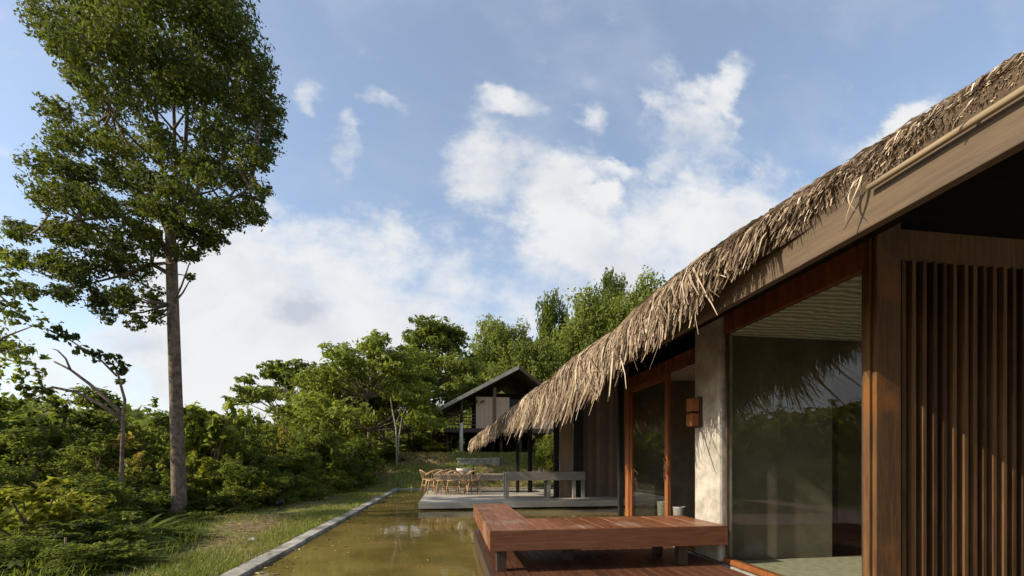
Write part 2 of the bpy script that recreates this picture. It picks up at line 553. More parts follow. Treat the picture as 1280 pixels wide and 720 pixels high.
def sstep(a, b, x):
    u = np.clip((x - a) / (b - a), 0, 1)
    return u * u * (3 - 2 * u)


def terrain(x, y):
    x = np.asarray(x, float); y = np.asarray(y, float)
    z = GZ + 1.75 * sstep(PEND, 27.5, y) * sstep(-9, -3, x)
    z = z + 0.9 * sstep(PEND, 31, y) * (1 - sstep(-9, -3, x)) * 0.4
    z = z + 0.05 * np.sin(x * 1.7 + 0.6 * y) * np.cos(y * 0.9) * sstep(-2.6, -4, x)
    r = np.sqrt(x * x + y * y)
    z = z + 26 * sstep(70, 260, r) * (0.75 + 0.25 * np.sin(np.arctan2(x, y) * 7 + 1)) * sstep(10, 60, y - np.abs(x) * 0.1)
    return z


def ground_z(x, y):
    return float(terrain(x, y))


xs = np.unique(np.concatenate([[-1500, -900, -500, -320], np.linspace(-240, -40, 26), np.linspace(-40, -8, 33), np.linspace(-8, KX0 + 0.1, 24),
                               [KX0 + 0.12, KX0 + 0.13], np.linspace(-1.5, 14, 20), np.linspace(16, 40, 13), np.linspace(50, 240, 20), [320, 500, 900, 1500]]))
ys = np.unique(np.concatenate([[-600, -200, -60, -20], np.linspace(-8, PEND - 0.5, 50), [PEND + 0.05, PEND + 0.06], np.linspace(PEND + 0.5, 45, 40), np.linspace(50, 260, 40), [350, 600, 1000, 1600]]))
gx, gy = np.meshgrid(xs, ys)
gz = terrain(gx, gy)
pond = (gx > KX0 + 0.125) & (gx < 14.5) & (gy < PEND + 0.055) & (gy > -7)
gz[pond] = -2.3
nx, ny = len(xs), len(ys)
mb = MB()
mb.v = [(float(a), float(b_), float(c)) for a, b_, c in zip(gx.ravel(), gy.ravel(), gz.ravel())]
mb.t = [0.5] * len(mb.v)
mb.f = [(j * nx + i, j * nx + i + 1, (j + 1) * nx + i + 1, (j + 1) * nx + i) for j in range(ny - 1) for i in range(nx - 1)]
tag(mb.build('ground', M['ground'], smooth=True), kind='structure')
mb = MB()
mb.add([(KX1 - 0.05, -6.9, WZ), (14.4, -6.9, WZ), (14.4, PEND, WZ), (KX1 - 0.05, PEND, WZ)], [(0, 1, 2, 3)])
tag(mb.build('water', M['water']), kind='structure')
mb = MB()
y = -6.5
while y < PEND + 0.2:
    L = 1.18
    j = random.uniform(-0.006, 0.006)
    mb.box(KX0 + j, KX1 + j, y, min(y + L, PEND + 0.22), -2.2, GZ + 0.035 + random.uniform(-0.006, 0.006))
    y += L + 0.008
tag(mb.build('kerb', M['kerb'], bevel=0.014), kind='structure')
mb = MB()
mb.box(KX0 + 0.24, 9.0, PEND - 0.02, PEND + 0.2, -2.2, GZ + 0.02)
tag(mb.build('kerb_far', M['concrete'], bevel=0.012), kind='structure')

# ------------------------------------------------------------------ the thatched house
HO = Vector((3.04, 4.6, FZ))
house = empty('thatched_house', HO, 'long timber house with ragged thatched roof, tall glazing and slatted end wall beside the pond', 'house')
FX = 3.04
PITCH = 0.65
PA = math.atan(PITCH)
RX = 7.6                                    # ridge
Y0, Y1 = -3.0, 22.0


def eave_x(y):
    return 2.02 + 0.10 * (1 - float(sstep(1.7, 3.2, y))) - 0.046 * max(0.0, y - 3.0)


def bulge(y):
    return 0.14 * float(sstep(0.8, 3.4, y)) + 0.035 * math.sin(y * 2.1) * float(sstep(1.5, 4, y))


def top_z(x, y):
    return 1.42 + PITCH * (x - 2.02) + bulge(y)


def hang(y):
    return float(np.interp(y, [-3, 1.6, 2.4, 3.2, 4.6, 7, 11, 16, 22], [0.03, 0.035, 0.10, 0.34, 0.62, 0.80, 0.62, 0.50, 0.42]))


# thatch slab
yy = np.linspace(Y0, Y1, 90)
prof_n = 10
mb = MB()
rows = []
for y in yy:
    ex = eave_x(y)
    pts = []
    for k in range(8):
        x = ex + (RX - ex) * (k / 7.0) ** 1.6
        pts.append((x, top_z(x, y) - 0.02))
    zr = pts[-1][1]
    pts.append((10.6, zr - PITCH * 3.0))  # unseen rear slope, cut short to let daylight into the room
    pts.append((10.6, zr - PITCH * 3.0 - 0.12))
    pts.append((RX, zr - 0.2))
    pts.append((ex + 0.015, top_z(ex, y) - 0.10 - 0.9 * bulge(y)))
    rows.append([(x, y, z) for x, z in pts])
n = len(rows[0])
vs = [p for r in rows for p in r]
fs = [(i * n + k, i * n + (k + 1) % n, (i + 1) * n + (k + 1) % n, (i + 1) * n + k) for i in range(len(rows) - 1) for k in range(n)]
fs += [tuple(range(n)), tuple((len(rows) - 1) * n + k for k in range(n - 1, -1, -1))]
mb.add(vs, fs)
roof = mb.build('roof', M['thatch_core'], house)

# loose thatch: blades lying down the slope and drooping over the eave
NS = 36000
V4, TT = [], []
r_ = np.random.default_rng(11)
for i in range(NS):
    u = r_.random()
    y = 0.2 + 21.9 * u ** 1.35 if r_.random() < 0.9 else r_.uniform(Y0, 22)
    bi = math.floor(y / 0.17); bs = (math.sin(bi * 12.9898) * 43758.5453) % 1.0; bt = (math.sin(bi * 78.233) * 12543.123) % 1.0
    y += (bi * 0.17 + 0.17 * bt - y) * 0.45
    ex = eave_x(y)
    fringe = r_.random() < 0.62
    h = hang(y)
    if fringe:
        over = h * (0.25 + 0.75 * r_.random() ** 0.9) * (0.5 + 0.75 * bs)
        if r_.random() < 0.06:
            over *= 1.3
        L = over + r_.uniform(0.15, 0.55)
        s0 = L - over
    else:
        s0 = r_.uniform(0.25, 3.6) if r_.random() < 0.75 else r_.uniform(1, 6)
        L = r_.uniform(0.35, 0.8)
        if y < 3.2:
            s0 = max(s0, L + 0.02)
        over = L - s0
    lift = r_.uniform(0.0, 0.02 + 0.035 * float(sstep(1.9, 3.3, y))) + (0.03 * r_.random() if y > 2 else 0)
    skew = r_.normal(0.05, 0.24) if r_.random() < 0.8 else r_.normal(0.0, 0.5)
    if y < 3.4:
        skew = float(np.clip(skew, -0.25, 0.3))
    stiff = r_.uniform(0.25, 0.75)
    w = r_.uniform(0.009, 0.036) * (1 + 0.05 * y) * (1.7 if r_.random() < 0.10 else 1.0)
    near = float(sstep(1.9, 3.3, y))
    w *= 0.5 + 0.5 * near
    tone = np.clip(r_.normal(0.40 + 0.22 * (bt - 0.5) + 0.07 * math.sin(y * 1.3 + s0 * 3), 0.26), 0, 1)
    nseg = 5
    pts = []
    for k in range(nseg + 1):
        tl = L * k / nseg
        s = s0 - tl
        if s >= 0:
            x = ex + s * math.cos(PA)
            z = top_z(x, y) + lift + 0.02 * math.sin(k * 1.3 + i)
            # the blade follows the slope; its layer thickness grows towards the eave
        else:
            o = -s
            a = PA + (math.pi / 2 - PA - 0.05) * min(1.0, o / (0.18 + stiff * 0.45))
            am = PA + (a - PA) * 0.6
            x = ex - o * math.cos(am) * (0.85 if h > 0.2 else 0.6)
            z = top_z(ex, y) + lift - o * math.sin(am)
        pts.append(np.array((x, y + skew * tl * 1.2, z)))
    # layered edge: some blades start lower inside the thickness
    if fringe:
        dz = r_.random() ** 1.5 * (0.06 + 0.04 * near + 0.8 * bulge(y))
        for p in pts:
            p[2] -= dz
            p[0] += dz * 0.15
    wd = np.array((r_.normal(0, 0.35), 1.0, r_.normal(0, 0.35)))
    wd /= np.linalg.norm(wd)
    twist = r_.normal(0, 0.6)
    for k in range(nseg):
        wa = w * (1.0 - 0.75 * (k / nseg) ** 2)
        wb = w * (1.0 - 0.75 * ((k + 1) / nseg) ** 2)
        da = wd + np.array((0, 0, twist * k / nseg)); db = wd + np.array((0, 0, twist * (k + 1) / nseg))
        V4 += [pts[k] - da * wa * 0.5, pts[k] + da * wa * 0.5, pts[k + 1] + db * wb * 0.5, pts[k + 1] - db * wb * 0.5]
    TT += [tone] * (4 * nseg)
V4 = np.array(V4) - np.array(HO)
th = np_mesh('thatch', V4, 4, TT, M['thatch'], roof)
th.location = (0, 0, 0)

# underside boards
mb = MB()
x = 2.2
while x < RX - 0.2:
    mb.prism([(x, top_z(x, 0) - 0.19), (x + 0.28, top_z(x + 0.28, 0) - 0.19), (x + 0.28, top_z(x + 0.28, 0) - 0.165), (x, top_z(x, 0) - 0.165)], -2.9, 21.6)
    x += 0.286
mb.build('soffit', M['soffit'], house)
mb = MB(); mb.box(2.10, 2.155, -2.95, 21.0, 1.18, 1.372)
mb.build('fascia_board', M['fascia'], house, bevel=0.006)
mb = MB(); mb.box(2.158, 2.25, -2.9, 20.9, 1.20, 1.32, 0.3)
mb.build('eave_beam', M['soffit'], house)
mb = MB(); mb.tube([(2.065, y, 1.352 + 0.006 * math.sin(y * 4)) for y in np.linspace(-2.9, 1.95, 16)], 0.015, 8)
mb.build('bamboo_batten', M['bamboo'], house, smooth=True)
for (yy0, ln, sk) in ((1.98, 0.24, 0.03), (2.02, 0.19, -0.02), (2.0, 0.15, 0.06), (1.50, 0.09, 0.02)):
    w = 0.011
    mb = MB()
    N_ = 10
    pts = [(2.045 - 0.03 * math.sin(k / N_ * 2.5), yy0 + sk * (k / N_) ** 1.5 * 2 + 0.012 * math.sin(k / N_ * 5 + yy0 * 40), 1.43 - ln * k / N_) for k in range(N_ + 1)]
    for k in range(N_):
        a, c = pts[k], pts[k + 1]
        wa, wb = w * (1 - 0.08 * k), w * (1 - 0.08 * (k + 1))
        mb.add([(a[0], a[1] - wa, a[2]), (a[0] + 0.006, a[1] + wa, a[2]), (c[0] + 0.006, c[1] + wb, c[2]), (c[0], c[1] - wb, c[2])], [(0, 1, 2, 3)], 0.78)
    mb.build('loose_frond', M['thatch'], house)

# plinth / floor
multi('floor_slab', [(FX, 12, 2.70, 7.55, FZ - 0.30, FZ - 0.02), (FX, 12, -2.5, 2.695, FZ - 0.30, FZ - 0.025)], M['concrete'], house)
mb = MB(); mb.box(FX + 0.085, 7.19, 2.935, 4.655, FZ - 0.016, FZ + 0.004)
mb.build('bounce_floor', M['bounce_mat'], house)  # added pale floor that throws sunlight up to the ceiling
mb = MB()
x = FX + 0.09
while x < 11.9:
    mb.box(x, x + 0.14, 4.67, 7.40, FZ - 0.015, FZ + 0.004)
    x += 0.146
mb.build('floor_boards', M['deck'], house)

# walls
mb = MB(); mb.box(2.985, 3.16, 4.60, 5.12, FZ, 1.92)
mb.build('plaster_wall', M['plaster'], house, bevel=0.03)
multi('inner_wall', [(3.165, 4.45, 4.66, 4.80, FZ + 0.005, 1.42), (4.45, 7.2, 4.66, 4.80, 1.05, 1.42), (6.6, 7.2, 4.66, 4.80, FZ + 0.005, 1.05)], M['inner_wall'], house)
multi('added_rear_frame', [(7.2, 7.3, 2.945, 3.05, FZ + 0.005, 1.42), (7.2, 7.3, 4.55, 4.655, FZ + 0.005, 1.42)], M['dark_wood'], house)  # jambs of an unseen rear opening, added to bring daylight to the ceiling
mb = MB(); mb.box(7.2, 7.3, 4.66, 7.5, FZ + 0.005, 3.0)
mb.build('back_wall', M['inner_wall'], house)
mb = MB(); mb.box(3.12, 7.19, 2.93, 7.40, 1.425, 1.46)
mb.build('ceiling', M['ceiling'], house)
mb = MB()
for k in range(29):
    y_ = 2.90 + k * 0.0585
    mb.box(FX - 0.005, FX + 0.05, y_, y_ + 0.057, 1.422, 1.70 + random.uniform(-0.004, 0.004))
mb.build('lintel', M['red_wood_y'], house)
mb = MB()
for k in range(39):
    y_ = 5.13 + k * 0.0585
    mb.box(FX - 0.005, FX + 0.05, y_, y_ + 0.057, 1.24, 1.42 + random.uniform(-0.004, 0.004))
mb.build('lintel', M['red_wood_y'], house)
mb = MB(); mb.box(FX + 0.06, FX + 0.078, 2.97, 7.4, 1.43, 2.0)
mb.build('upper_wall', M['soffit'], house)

# big window
win = MB()
win.box(FX - 0.01, FX + 0.07, 2.90, 4.595, FZ + 0.0, FZ + 0.055)
w_ = win.build('window', M['red_wood'], house, bevel=0.004)
multi('frame', [(FX, FX + 0.06, 2.90, 2.925, FZ + 0.057, 1.42), (FX, FX + 0.03, 4.55, 4.575, FZ + 0.057, 1.42)], M['dark_wood'], w_)
mb = MB(); mb.box(FX + 0.025, FX + 0.035, 2.927, 4.548, FZ + 0.057, 1.42)
mb.build('pane', M['glass'], w_)

# sliding doors
def door_leaf(y0, y1, x0, name):
    d_ = MB()
    s = 0.085
    z0, z1 = FZ + 0.03, 1.238
    d_.box(x0, x0 + 0.05, y0, y0 + s, z0, z1)
    d_.box(x0, x0 + 0.05, y1 - s, y1, z0, z1)
    d_.box(x0, x0 + 0.05, y0 + s + 0.001, y1 - s - 0.001, z0, z0 + 0.13)
    d_.box(x0, x0 + 0.05, y0 + s + 0.001, y1 - s - 0.001, z1 - s, z1)
    o = d_.build(name, M['red_wood'], house, bevel=0.004)
    g = MB(); g.box(x0 + 0.02, x0 + 0.028, y0 + s + 0.001, y1 - s - 0.001, z0 + 0.131, z1 - s - 0.001)
    g.build('pane', M['glass'], o)
    h_ = MB(); h_.tube([(x0 - 0.03, y0 + s / 2, -0.25), (x0 - 0.03, y0 + s / 2, 0.05)], 0.010, 8)
    h_.tube([(x0 - 0.03, y0 + s / 2, -0.23), (x0 + 0.01, y0 + s / 2, -0.23)], 0.007, 6); h_.tube([(x0 - 0.03, y0 + s / 2, 0.03), (x0 + 0.01, y0 + s / 2, 0.03)], 0.007, 6)
    h_.build('handle', M['black'], o)
    return o


door_leaf(5.88, 7.20, FX - 0.01, 'sliding_door')
multi('door_frame', [(FX - 0.03, FX + 0.10, 7.205, 7.34, FZ, 1.238)], M['red_wood'], house, 0.004)
multi('door_sill', [(FX - 0.02, FX + 0.10, 5.13, 7.20, FZ, FZ + 0.028)], M['red_wood'], house, 0.004)
mb = MB(); mb.box(3.10, 7.2, 7.41, 7.50, FZ + 0.005, 2.0)
mb.build('end_wall', M['inner_wall'], house)
mb = MB(); mb.box(2.93, 3.01, 7.40, 7.48, FZ - 0.28, 1.85)
mb.build('post', M['black'], house)

# corner post and slatted end wall facing the camera
mb = MB(); mb.box(3.03, 3.235, 2.80, 2.895, FZ - 0.02, 1.80)
mb.build('corner_post', M['post'], house, bevel=0.006)
mb = MB(); mb.box(3.004, 3.027, 2.83, 2.88, FZ - 0.02, 1.80)
mb.build('post_trim', M['post'], house, bevel=0.004)
scr = MB(); scr.box(3.238, 7.0, 2.84, 2.90, 1.47, 1.70)
sc_ = scr.build('slatted_screen', M['slat'], house, bevel=0.004)
multi('bottom_rail', [(3.238, 7.0, 2.84, 2.90, FZ - 0.02, FZ + 0.13)], M['slat'], sc_, 0.004)
mb = MB(); x = 3.26
while x < 6.95:
    mb.box(x, x + 0.034 + random.uniform(-0.003, 0.003), 2.815 + random.uniform(-0.004, 0.004), 2.89, FZ + 0.132, 1.468)
    x += 0.088
mb.build('slats', M['slat'], sc_, bevel=0.003)
mb = MB(); x = 3.238
while x < 6.98:
    mb.box(x, x + 0.118, 2.903, 2.925, FZ, 1.70); x += 0.12
mb.build('backing_board', M['soffit'], sc_)
mb = MB(); mb.prism([(3.24, 1.71), (7.3, 1.71), (7.3, top_z(7.3, 0) - 0.22), (3.24, top_z(3.24, 0) - 0.22)], 2.90, 2.94)  # dark sheet standing in for the shaded gap under the roof
mb.build('gable_shade_fill', M['soffit'], house)

# far part of the house: plank walls and posts below the low eave
FW = 14.0
mb = MB()
x = at(727, 14.2)[0]
while x < 8.5:
    mb.box(x, x + 0.138, FW, FW + 0.05 + random.uniform(0, 0.008), FZ, 3.4); x += 0.142
mb.build('plank_wall', M['plank'], house)
xa, xb = at(701, 14.2)[0], at(719, 14.2)[0]
mb = MB()
for k in range(3):
    w3 = (xb - xa) / 3
    mb.box(xa + k * w3, xa + (k + 1) * w3 - 0.004, FW - 0.02, FW + 0.03, FZ + 0.01, 3.0)
mb.build('wall_panel', M['pale_plank'], house)
for px, d, w in ((695.5, 14.15, 0.08), (723, 14.2, 0.14), (647, 16.2, 0.055), (662.5, 16.4, 0.075)):  # the widest is a black filler standing in for a dark gap
    p = at(px, d)
    mb = MB(); mb.box(p[0] - w, p[0] + w, p[1] - 0.06, p[1] + 0.06, FZ, top_z(p[0], p[1]) - 0.2)
    mb.build('post', M['black'], house)

# ------------------------------------------------------------------ near deck with its L bench
BX = 0.41
deck = empty('deck', (BX, 4.4, FZ), 'dark red-brown board deck reaching from the glazed house out over the pond', 'deck')
mb = MB(); x = BX + 0.045
while x < 2.93:
    mb.box(x, x + 0.118, -1.5, 7.36, FZ - 0.035, FZ); x += 0.124
mb.build('decking', M['deck'], deck, bevel=0.003)
multi('edge_beam', [(BX, BX + 0.042, -1.5, 7.38, FZ - 0.17, FZ - 0.002), (BX + 0.043, 3.0, 7.365, 7.41, FZ - 0.17, FZ - 0.002)], M['dark_wood'], deck)
for y in (0.2, 2.4, 4.7, 7.1):
    mb = MB(); mb.box(BX + 0.15, BX + 0.27, y, y + 0.12, -2.25, FZ - 0.04)
    mb.build('pile', M['concrete'], deck)

BT = -0.69
bench = empty('corner_bench', (BX, 4.43, FZ), 'L-shaped varnished red-brown bench on the near deck beside the window', 'bench')
BY0, BY1 = 4.43, 5.36
mb = MB(); x = BX + 0.50
while x < 2.95:
    w = random.choice((0.15, 0.19, 0.24))
    w = min(w, 2.975 - x)
    mb.box(x, x + w, BY0 + 0.032, BY1, BT - 0.045 + random.uniform(-0.002, 0.001), BT + random.uniform(-0.003, 0.003)); x += w + 0.009
mb.build('seat_boards', M['bench'], bench, bevel=0.004)
mb = MB()
for k in range(3):
    mb.box(BX + 0.032 + k * 0.155, BX + 0.032 + k * 0.155 + 0.152, BY0 + 0.032, 7.30, BT - 0.045, BT + random.uniform(-0.002, 0.002))
mb.build('side_seat', M['bench'], bench, bevel=0.004)
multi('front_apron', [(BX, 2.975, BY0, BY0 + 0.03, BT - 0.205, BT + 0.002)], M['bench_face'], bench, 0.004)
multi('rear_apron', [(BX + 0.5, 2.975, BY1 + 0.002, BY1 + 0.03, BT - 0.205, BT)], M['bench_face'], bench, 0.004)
multi('side_apron', [(BX, BX + 0.03, BY0 + 0.032, 7.33, BT - 0.205, BT + 0.001), (BX + 0.50, BX + 0.53, BY1 + 0.032, 7.33, BT - 0.205, BT - 0.003)], M['bench'], bench, 0.004)
multi('end_apron', [(BX + 0.032, BX + 0.498, 7.302, 7.33, BT - 0.205, BT)], M['bench'], bench, 0.004)
for x, y in ((BX + 0.08, BY0 + 0.10), (BX + 0.40, 6.0), (BX + 0.08, 7.15), (1.3, BY0 + 0.5), (2.48, 5.12), (2.48, BY0 + 0.12), (BX + 0.08, 5.8)):
    mb = MB(); mb.box(x, x + 0.10, y, y + 0.10, FZ, BT - 0.046)
    mb.build('leg', M['dark_wood'], bench, bevel=0.004)

# wall lamp, planter
p = (2.985, 5.05, 0.55)
lamp = empty('wall_lamp', (2.985, 5.02, zz(517, 5.5)), 'small boxy dark wooden lamp fixed to the rough plaster wall', 'lamp')
zc = zz(517, 5.5)
mb = MB(); mb.box(2.955, 2.983, 4.93, 5.10, zc - 0.18, zc + 0.18); mb.build('back_plate', M['dark_wood'], lamp, bevel=0.003)
multi('shade', [(2.86, 2.953, 4.95, 5.08, zc + 0.01, zc + 0.165), (2.86, 2.953, 4.95, 5.08, zc - 0.165, zc - 0.015)], M['red_wood'], lamp, 0.004)
mb = MB(); mb.box(2.875, 2.953, 4.97, 5.06, zc - 0.013, zc + 0.008); mb.build('bracket', M['black'], lamp)

for k, (px, d, r, h, lb) in enumerate(((829, 6.75, 0.09, 0.50, 'tall grey pot standing behind the glass door leaf'), (849, 6.25, 0.085, 0.47, 'tall grey pot standing in the open doorway beside the plaster wall'))):
    q = at(px, d, FZ + 0.005)
    pot = empty('plant_pot', q, lb, 'pot')
    mb = MB(); mb.lathe([(0.0, 0), (r * 0.6, 0), (r * 0.85, h * 0.4), (r, h), (r * 1.05, h + 0.02), (r * 0.95, h + 0.015), (r * 0.88, h * 0.86)], *q)
    mb.build('pot_body', M['clay'], pot, smooth=True)
    mb = MB(); mb.lathe([(r * 0.9, h * 0.84), (0.0, h * 0.86)], *q); mb.build('soil', M['ground'], pot)

# ------------------------------------------------------------------ far grey deck, table, chairs
dl = at(523, 12.06)
fdeck = empty('deck', (dl[0], dl[1], FZ), 'low weathered grey deck floating over the pond, carrying the table and chairs', 'deck')
mb = MB(); y = dl[1] + 0.05
while y < 17.6:
    mb.box(dl[0] + 0.045, 6.5, y, y + 0.137, FZ - 0.04, FZ); y += 0.142
mb.build('decking', M['grey_deck'], fdeck)
multi('edge_beam', [(dl[0], 6.5, dl[1], dl[1] + 0.043, FZ - 0.155, FZ + 0.004), (dl[0], dl[0] + 0.043, dl[1] + 0.045, 17.6, FZ - 0.155, FZ + 0.003)], M['grey_deck'], fdeck, 0.006)
for x in (0.1, 2.2, 4.4):
    for y in (12.6, 15.2, 17.2):
        mb = MB(); mb.box(x, x + 0.2, y, y + 0.2, -2.25, FZ - 0.05); mb.build('pile', M['concrete'], fdeck)

d2 = 13.5
xa, xb = at(632, d2)[0], at(736, d2)[0]
yb = at(632, d2)[1]
tz = zz(590, d2)
ct = empty('console_table', ((xa + xb) / 2, yb, FZ), 'long grey timber counter with thick top standing along the far deck', 'table')
mb = MB()
for k in range(3):
    mb.box(xa, xb, yb + k * 0.18, yb + k * 0.18 + 0.176, tz - 0.05, tz)
mb.build('table_top', M['grey_wood'], ct, bevel=0.004)
multi('apron', [(xa, xb, yb - 0.022, yb - 0.002, tz - 0.26, tz + 0.002), (xa, xb, yb + 0.54, yb + 0.56, tz - 0.26, tz)], M['grey_wood'], ct, 0.004)
for fx in (0.0, 0.52, 0.84, 0.955):
    x = xa + (xb - xa) * fx
    multi('leg', [(x, x + 0.10, yb + 0.01, yb + 0.11, FZ, tz - 0.052), (x, x + 0.10, yb + 0.42, yb + 0.52, FZ, tz - 0.052)], M['grey_wood'], ct)

d3 = 16.0
xa, xb = at(543, d3)[0], at(640, d3)[0]
yb = at(543, d3)[1] - 0.1
tz3 = zz(593, d3)
dt = empty('dining_table', ((xa + xb) / 2, yb + 0.5, FZ), 'long grey dining table ringed by tan wooden chairs on the far deck', 'table')
mb = MB()
for k in range(4):
    mb.box(xa, xb, yb + k * 0.25, yb + k * 0.25 + 0.246, tz3 - 0.05, tz3)
mb.build('table_top', M['grey_wood'], dt, bevel=0.004)
multi('apron', [(xa + 0.05, xb - 0.05, yb + 0.03, yb + 0.06, tz3 - 0.22, tz3 - 0.052), (xa + 0.05, xb - 0.05, yb + 0.93, yb + 0.96, tz3 - 0.22, tz3 - 0.052)], M['grey_wood'], dt, 0.004)
for x in (xa + 0.06, (xa + xb) / 2 + 0.2, xb - 0.16):
    for y in (yb + 0.07, yb + 0.83):
        mb = MB(); mb.box(x, x + 0.1, y, y + 0.1, FZ, tz3 - 0.052); mb.build('leg', M['grey_wood'], dt)


def make_chair():
    c = empty('dining_chair', (0, 0, 0), 'tan wooden chair', 'chair', 'wooden chairs around the dining table')
    mb = MB()
    prof = [(0.0, 0.46), (0.17, 0.455), (0.22, 0.445), (0.23, 0.43), (0.2, 0.415), (0.0, 0.41)]
    mb.lathe(prof, 0, 0, 0, 18).build('seat', M['chair'], c, True, smooth=True)
    mb = MB()
    mb.tube([(0.25 * math.cos(a), -0.06 + 0.25 * math.sin(a) , 0.74 - 0.13 * abs(math.cos(a)) ** 2) for a in np.linspace(math.pi * 1.0, math.pi * 2.0, 12)], 0.022, 8)
    mb.build('back_rail', M['chair'], c, True, smooth=True)
    mb = MB()
    for a in (1.2, 1.36, 1.5, 1.64, 1.8):
        a *= math.pi
        mb.tube([(0.19 * math.cos(a), -0.02 + 0.18 * math.sin(a), 0.44), (0.25 * math.cos(a), -0.06 + 0.25 * math.sin(a), 0.72 - 0.13 * abs(math.cos(a)) ** 2)], 0.011, 6)
    mb.build('spindles', M['chair'], c, True)
    for sx, sy in ((-1, -1), (1, -1), (-1, 1), (1, 1)):
        mb = MB()
        mb.tube([(sx * 0.15, sy * 0.14, 0.43), (sx * 0.20, sy * 0.18, 0.22), (sx * 0.225, sy * 0.215, 0.0)], [0.022, 0.019, 0.015], 7)
        mb.build('leg', M['chair'], c, True, smooth=True)
    for yy_, zz_ in ((0.16, 0.2), (-0.17, 0.24)):
        mb = MB(); mb.tube([(-0.19, yy_, zz_), (0.19, yy_, zz_)], 0.011, 6)
        mb.build('stretcher', M['chair'], c, True)
    return c


spots = [(541, 15.45, 0.15, 'tan wooden chair at the near left end of the dining table'),
         (553, 15.35, -0.2, 'tan wooden chair, second from the left along the near side of the dining table'),
         (566, 15.3, 0.25, 'tan wooden chair at the middle of the dining table, its back to the pond'),
         (579, 15.4, -0.1, 'tan wooden chair below the white bowl on the near side of the dining table'),
         (591, 15.35, 0.35, 'tan wooden chair at the right end of the row, beside the dark bottle'),
         (549, 17.0, 3.0, 'tan wooden chair on the far side of the dining table, leftmost there'),
         (564, 17.1, 3.3, 'tan wooden chair in the middle of the far side of the dining table'),
         (580, 17.0, 3.1, 'tan wooden chair on the far side of the table, behind the white bowl'),
         (536, 16.3, -1.5, 'tan wooden chair at the head of the dining table, its back to the left bank')]
proto = make_chair()
for i, (px, d, rz, lb) in enumerate(spots):
    o = proto if i == 0 else copy_tree(proto)
    o.location = at(px, d, FZ)
    o.rotation_euler.z = rz + random.uniform(-0.35, 0.35)
    o.scale = (1.06, 1.06, 1.10)
    o['label'] = lb

q = at(579, 16.2, tz3)
bw = empty('serving_bowl', q, 'wide white bowl standing on the dining table above the chairs', 'bowl')
mb = MB(); mb.lathe([(0, 0), (0.12, 0), (0.13, 0.02), (0.22, 0.12), (0.25, 0.2), (0.235, 0.2), (0.2, 0.12), (0.0, 0.05)], *q)
mb.build('bowl_body', M['white'], bw, smooth=True)
mb = MB(); mb.lathe([(0.245, 0.195), (0.26, 0.2), (0.26, 0.212), (0.235, 0.212)], *q); mb.build('rim', M['white'], bw, smooth=True)
q = at(591, 16.1, tz3)
bo = empty('bottle', q, 'small dark bottle beside the white bowl on the dining table', 'bottle')
mb = MB(); mb.lathe([(0, 0), (0.06, 0), (0.065, 0.02), (0.065, 0.17), (0.03, 0.23), (0.026, 0.3)], *q); mb.build('bottle_body', M['black'], bo, smooth=True)
mb = MB(); mb.lathe([(0.03, 0.3), (0.03, 0.34), (0.0, 0.342)], *q); mb.build('cap', M['black'], bo, smooth=True)

# ------------------------------------------------------------------ stilt house behind
DH = 30.0
PXM = DH / F
hx, hy, _ = at(645, DH)
gh = ground_z(hx, hy)


def hz(py):
    return zz(py, DH)


def hxp(px):
    return hx + (px - 645) * PXM


sh = empty('stilt_house', (hx, hy, gh), 'small timber house on stilts with steep dark gable roof behind the pond', 'house')
rz_, lz, rzr = hz(462), hz(517), hz(500)
mb = MB()
lx, rx = hxp(545), hxp(697)
th_ = 0.16
mb.prism([(lx, lz), (hx, rz_), (rx, rzr), (rx, rzr - th_), (hx, rz_ - th_), (lx, lz - th_)], hy - 1.2, hy + 8)
mb.build('roof', M['roof_far'], sh)
mb = MB()
mb.prism([(lx - 0.1, lz - 0.02), (hx, rz_ + 0.04), (hx, rz_ - 0.22), (lx - 0.1, lz - 0.26)], hy - 1.28, hy - 1.205)
mb.build('barge_board', M['barge'], sh)
mb = MB()
mb.prism([(hx, rz_ + 0.03), (rx, rzr - 0.02), (rx, rzr - 0.26), (hx, rz_ - 0.22)], hy - 1.28, hy - 1.205)
mb.build('barge_board', M['dark_wood'], sh)
fl = hz(537)
mb = MB()
x = hxp(595)
while x < hxp(690):
    if not (hxp(633) < x < hxp(652)):
        mb.box(x, x + 0.27, hy, hy + 0.06 + random.uniform(0, 0.02), fl, hz(497))
    else:
        mb.box(x, x + 0.27, hy, hy + 0.06, fl, hz(514))
    x += 0.28
mb.build('wall', M['pale_plank'], sh)
mb = MB(); mb.box(hxp(633), hxp(655), hy + 0.02, hy + 0.05, hz(514) + 0.01, hz(499)); mb.build('window', M['black'], sh)
mb = MB(); mb.box(hxp(590), hxp(692), hy + 0.08, hy + 0.14, fl, hz(492)); mb.build('inner_wall', M['soffit'], sh)
multi('attic_floor', [(hxp(595), hxp(690), hy + 0.145, hy + 6, hz(497) + 0.02, hz(497) + 0.1)], M['soffit'], sh)
mb = MB(); mb.box(hxp(616), hxp(620), hy - 0.06, hy - 0.002, fl, hz(485)); mb.build('wall_stud', M['plank'], sh)
mb = MB(); mb.box(hxp(556), hxp(692), hy - 1.0, hy + 7, fl - 0.28, fl - 0.01); mb.build('floor', M['dark_wood'], sh)
mb = MB()
for k in range(4):
    mb.box(hxp(560), hxp(594), hy - 0.9, hy - 0.84, fl + 0.2 + k * 0.22, fl + 0.26 + k * 0.22)
mb.build('railing', M['dark_wood'], sh)
mb = MB(); mb.tube([(hxp(576), hy - 0.95, gh - 0.3), (hxp(576.6), hy - 0.95, hz(531))], [0.13, 0.11], 10); mb.build('post', M['white_post'], sh, smooth=True)
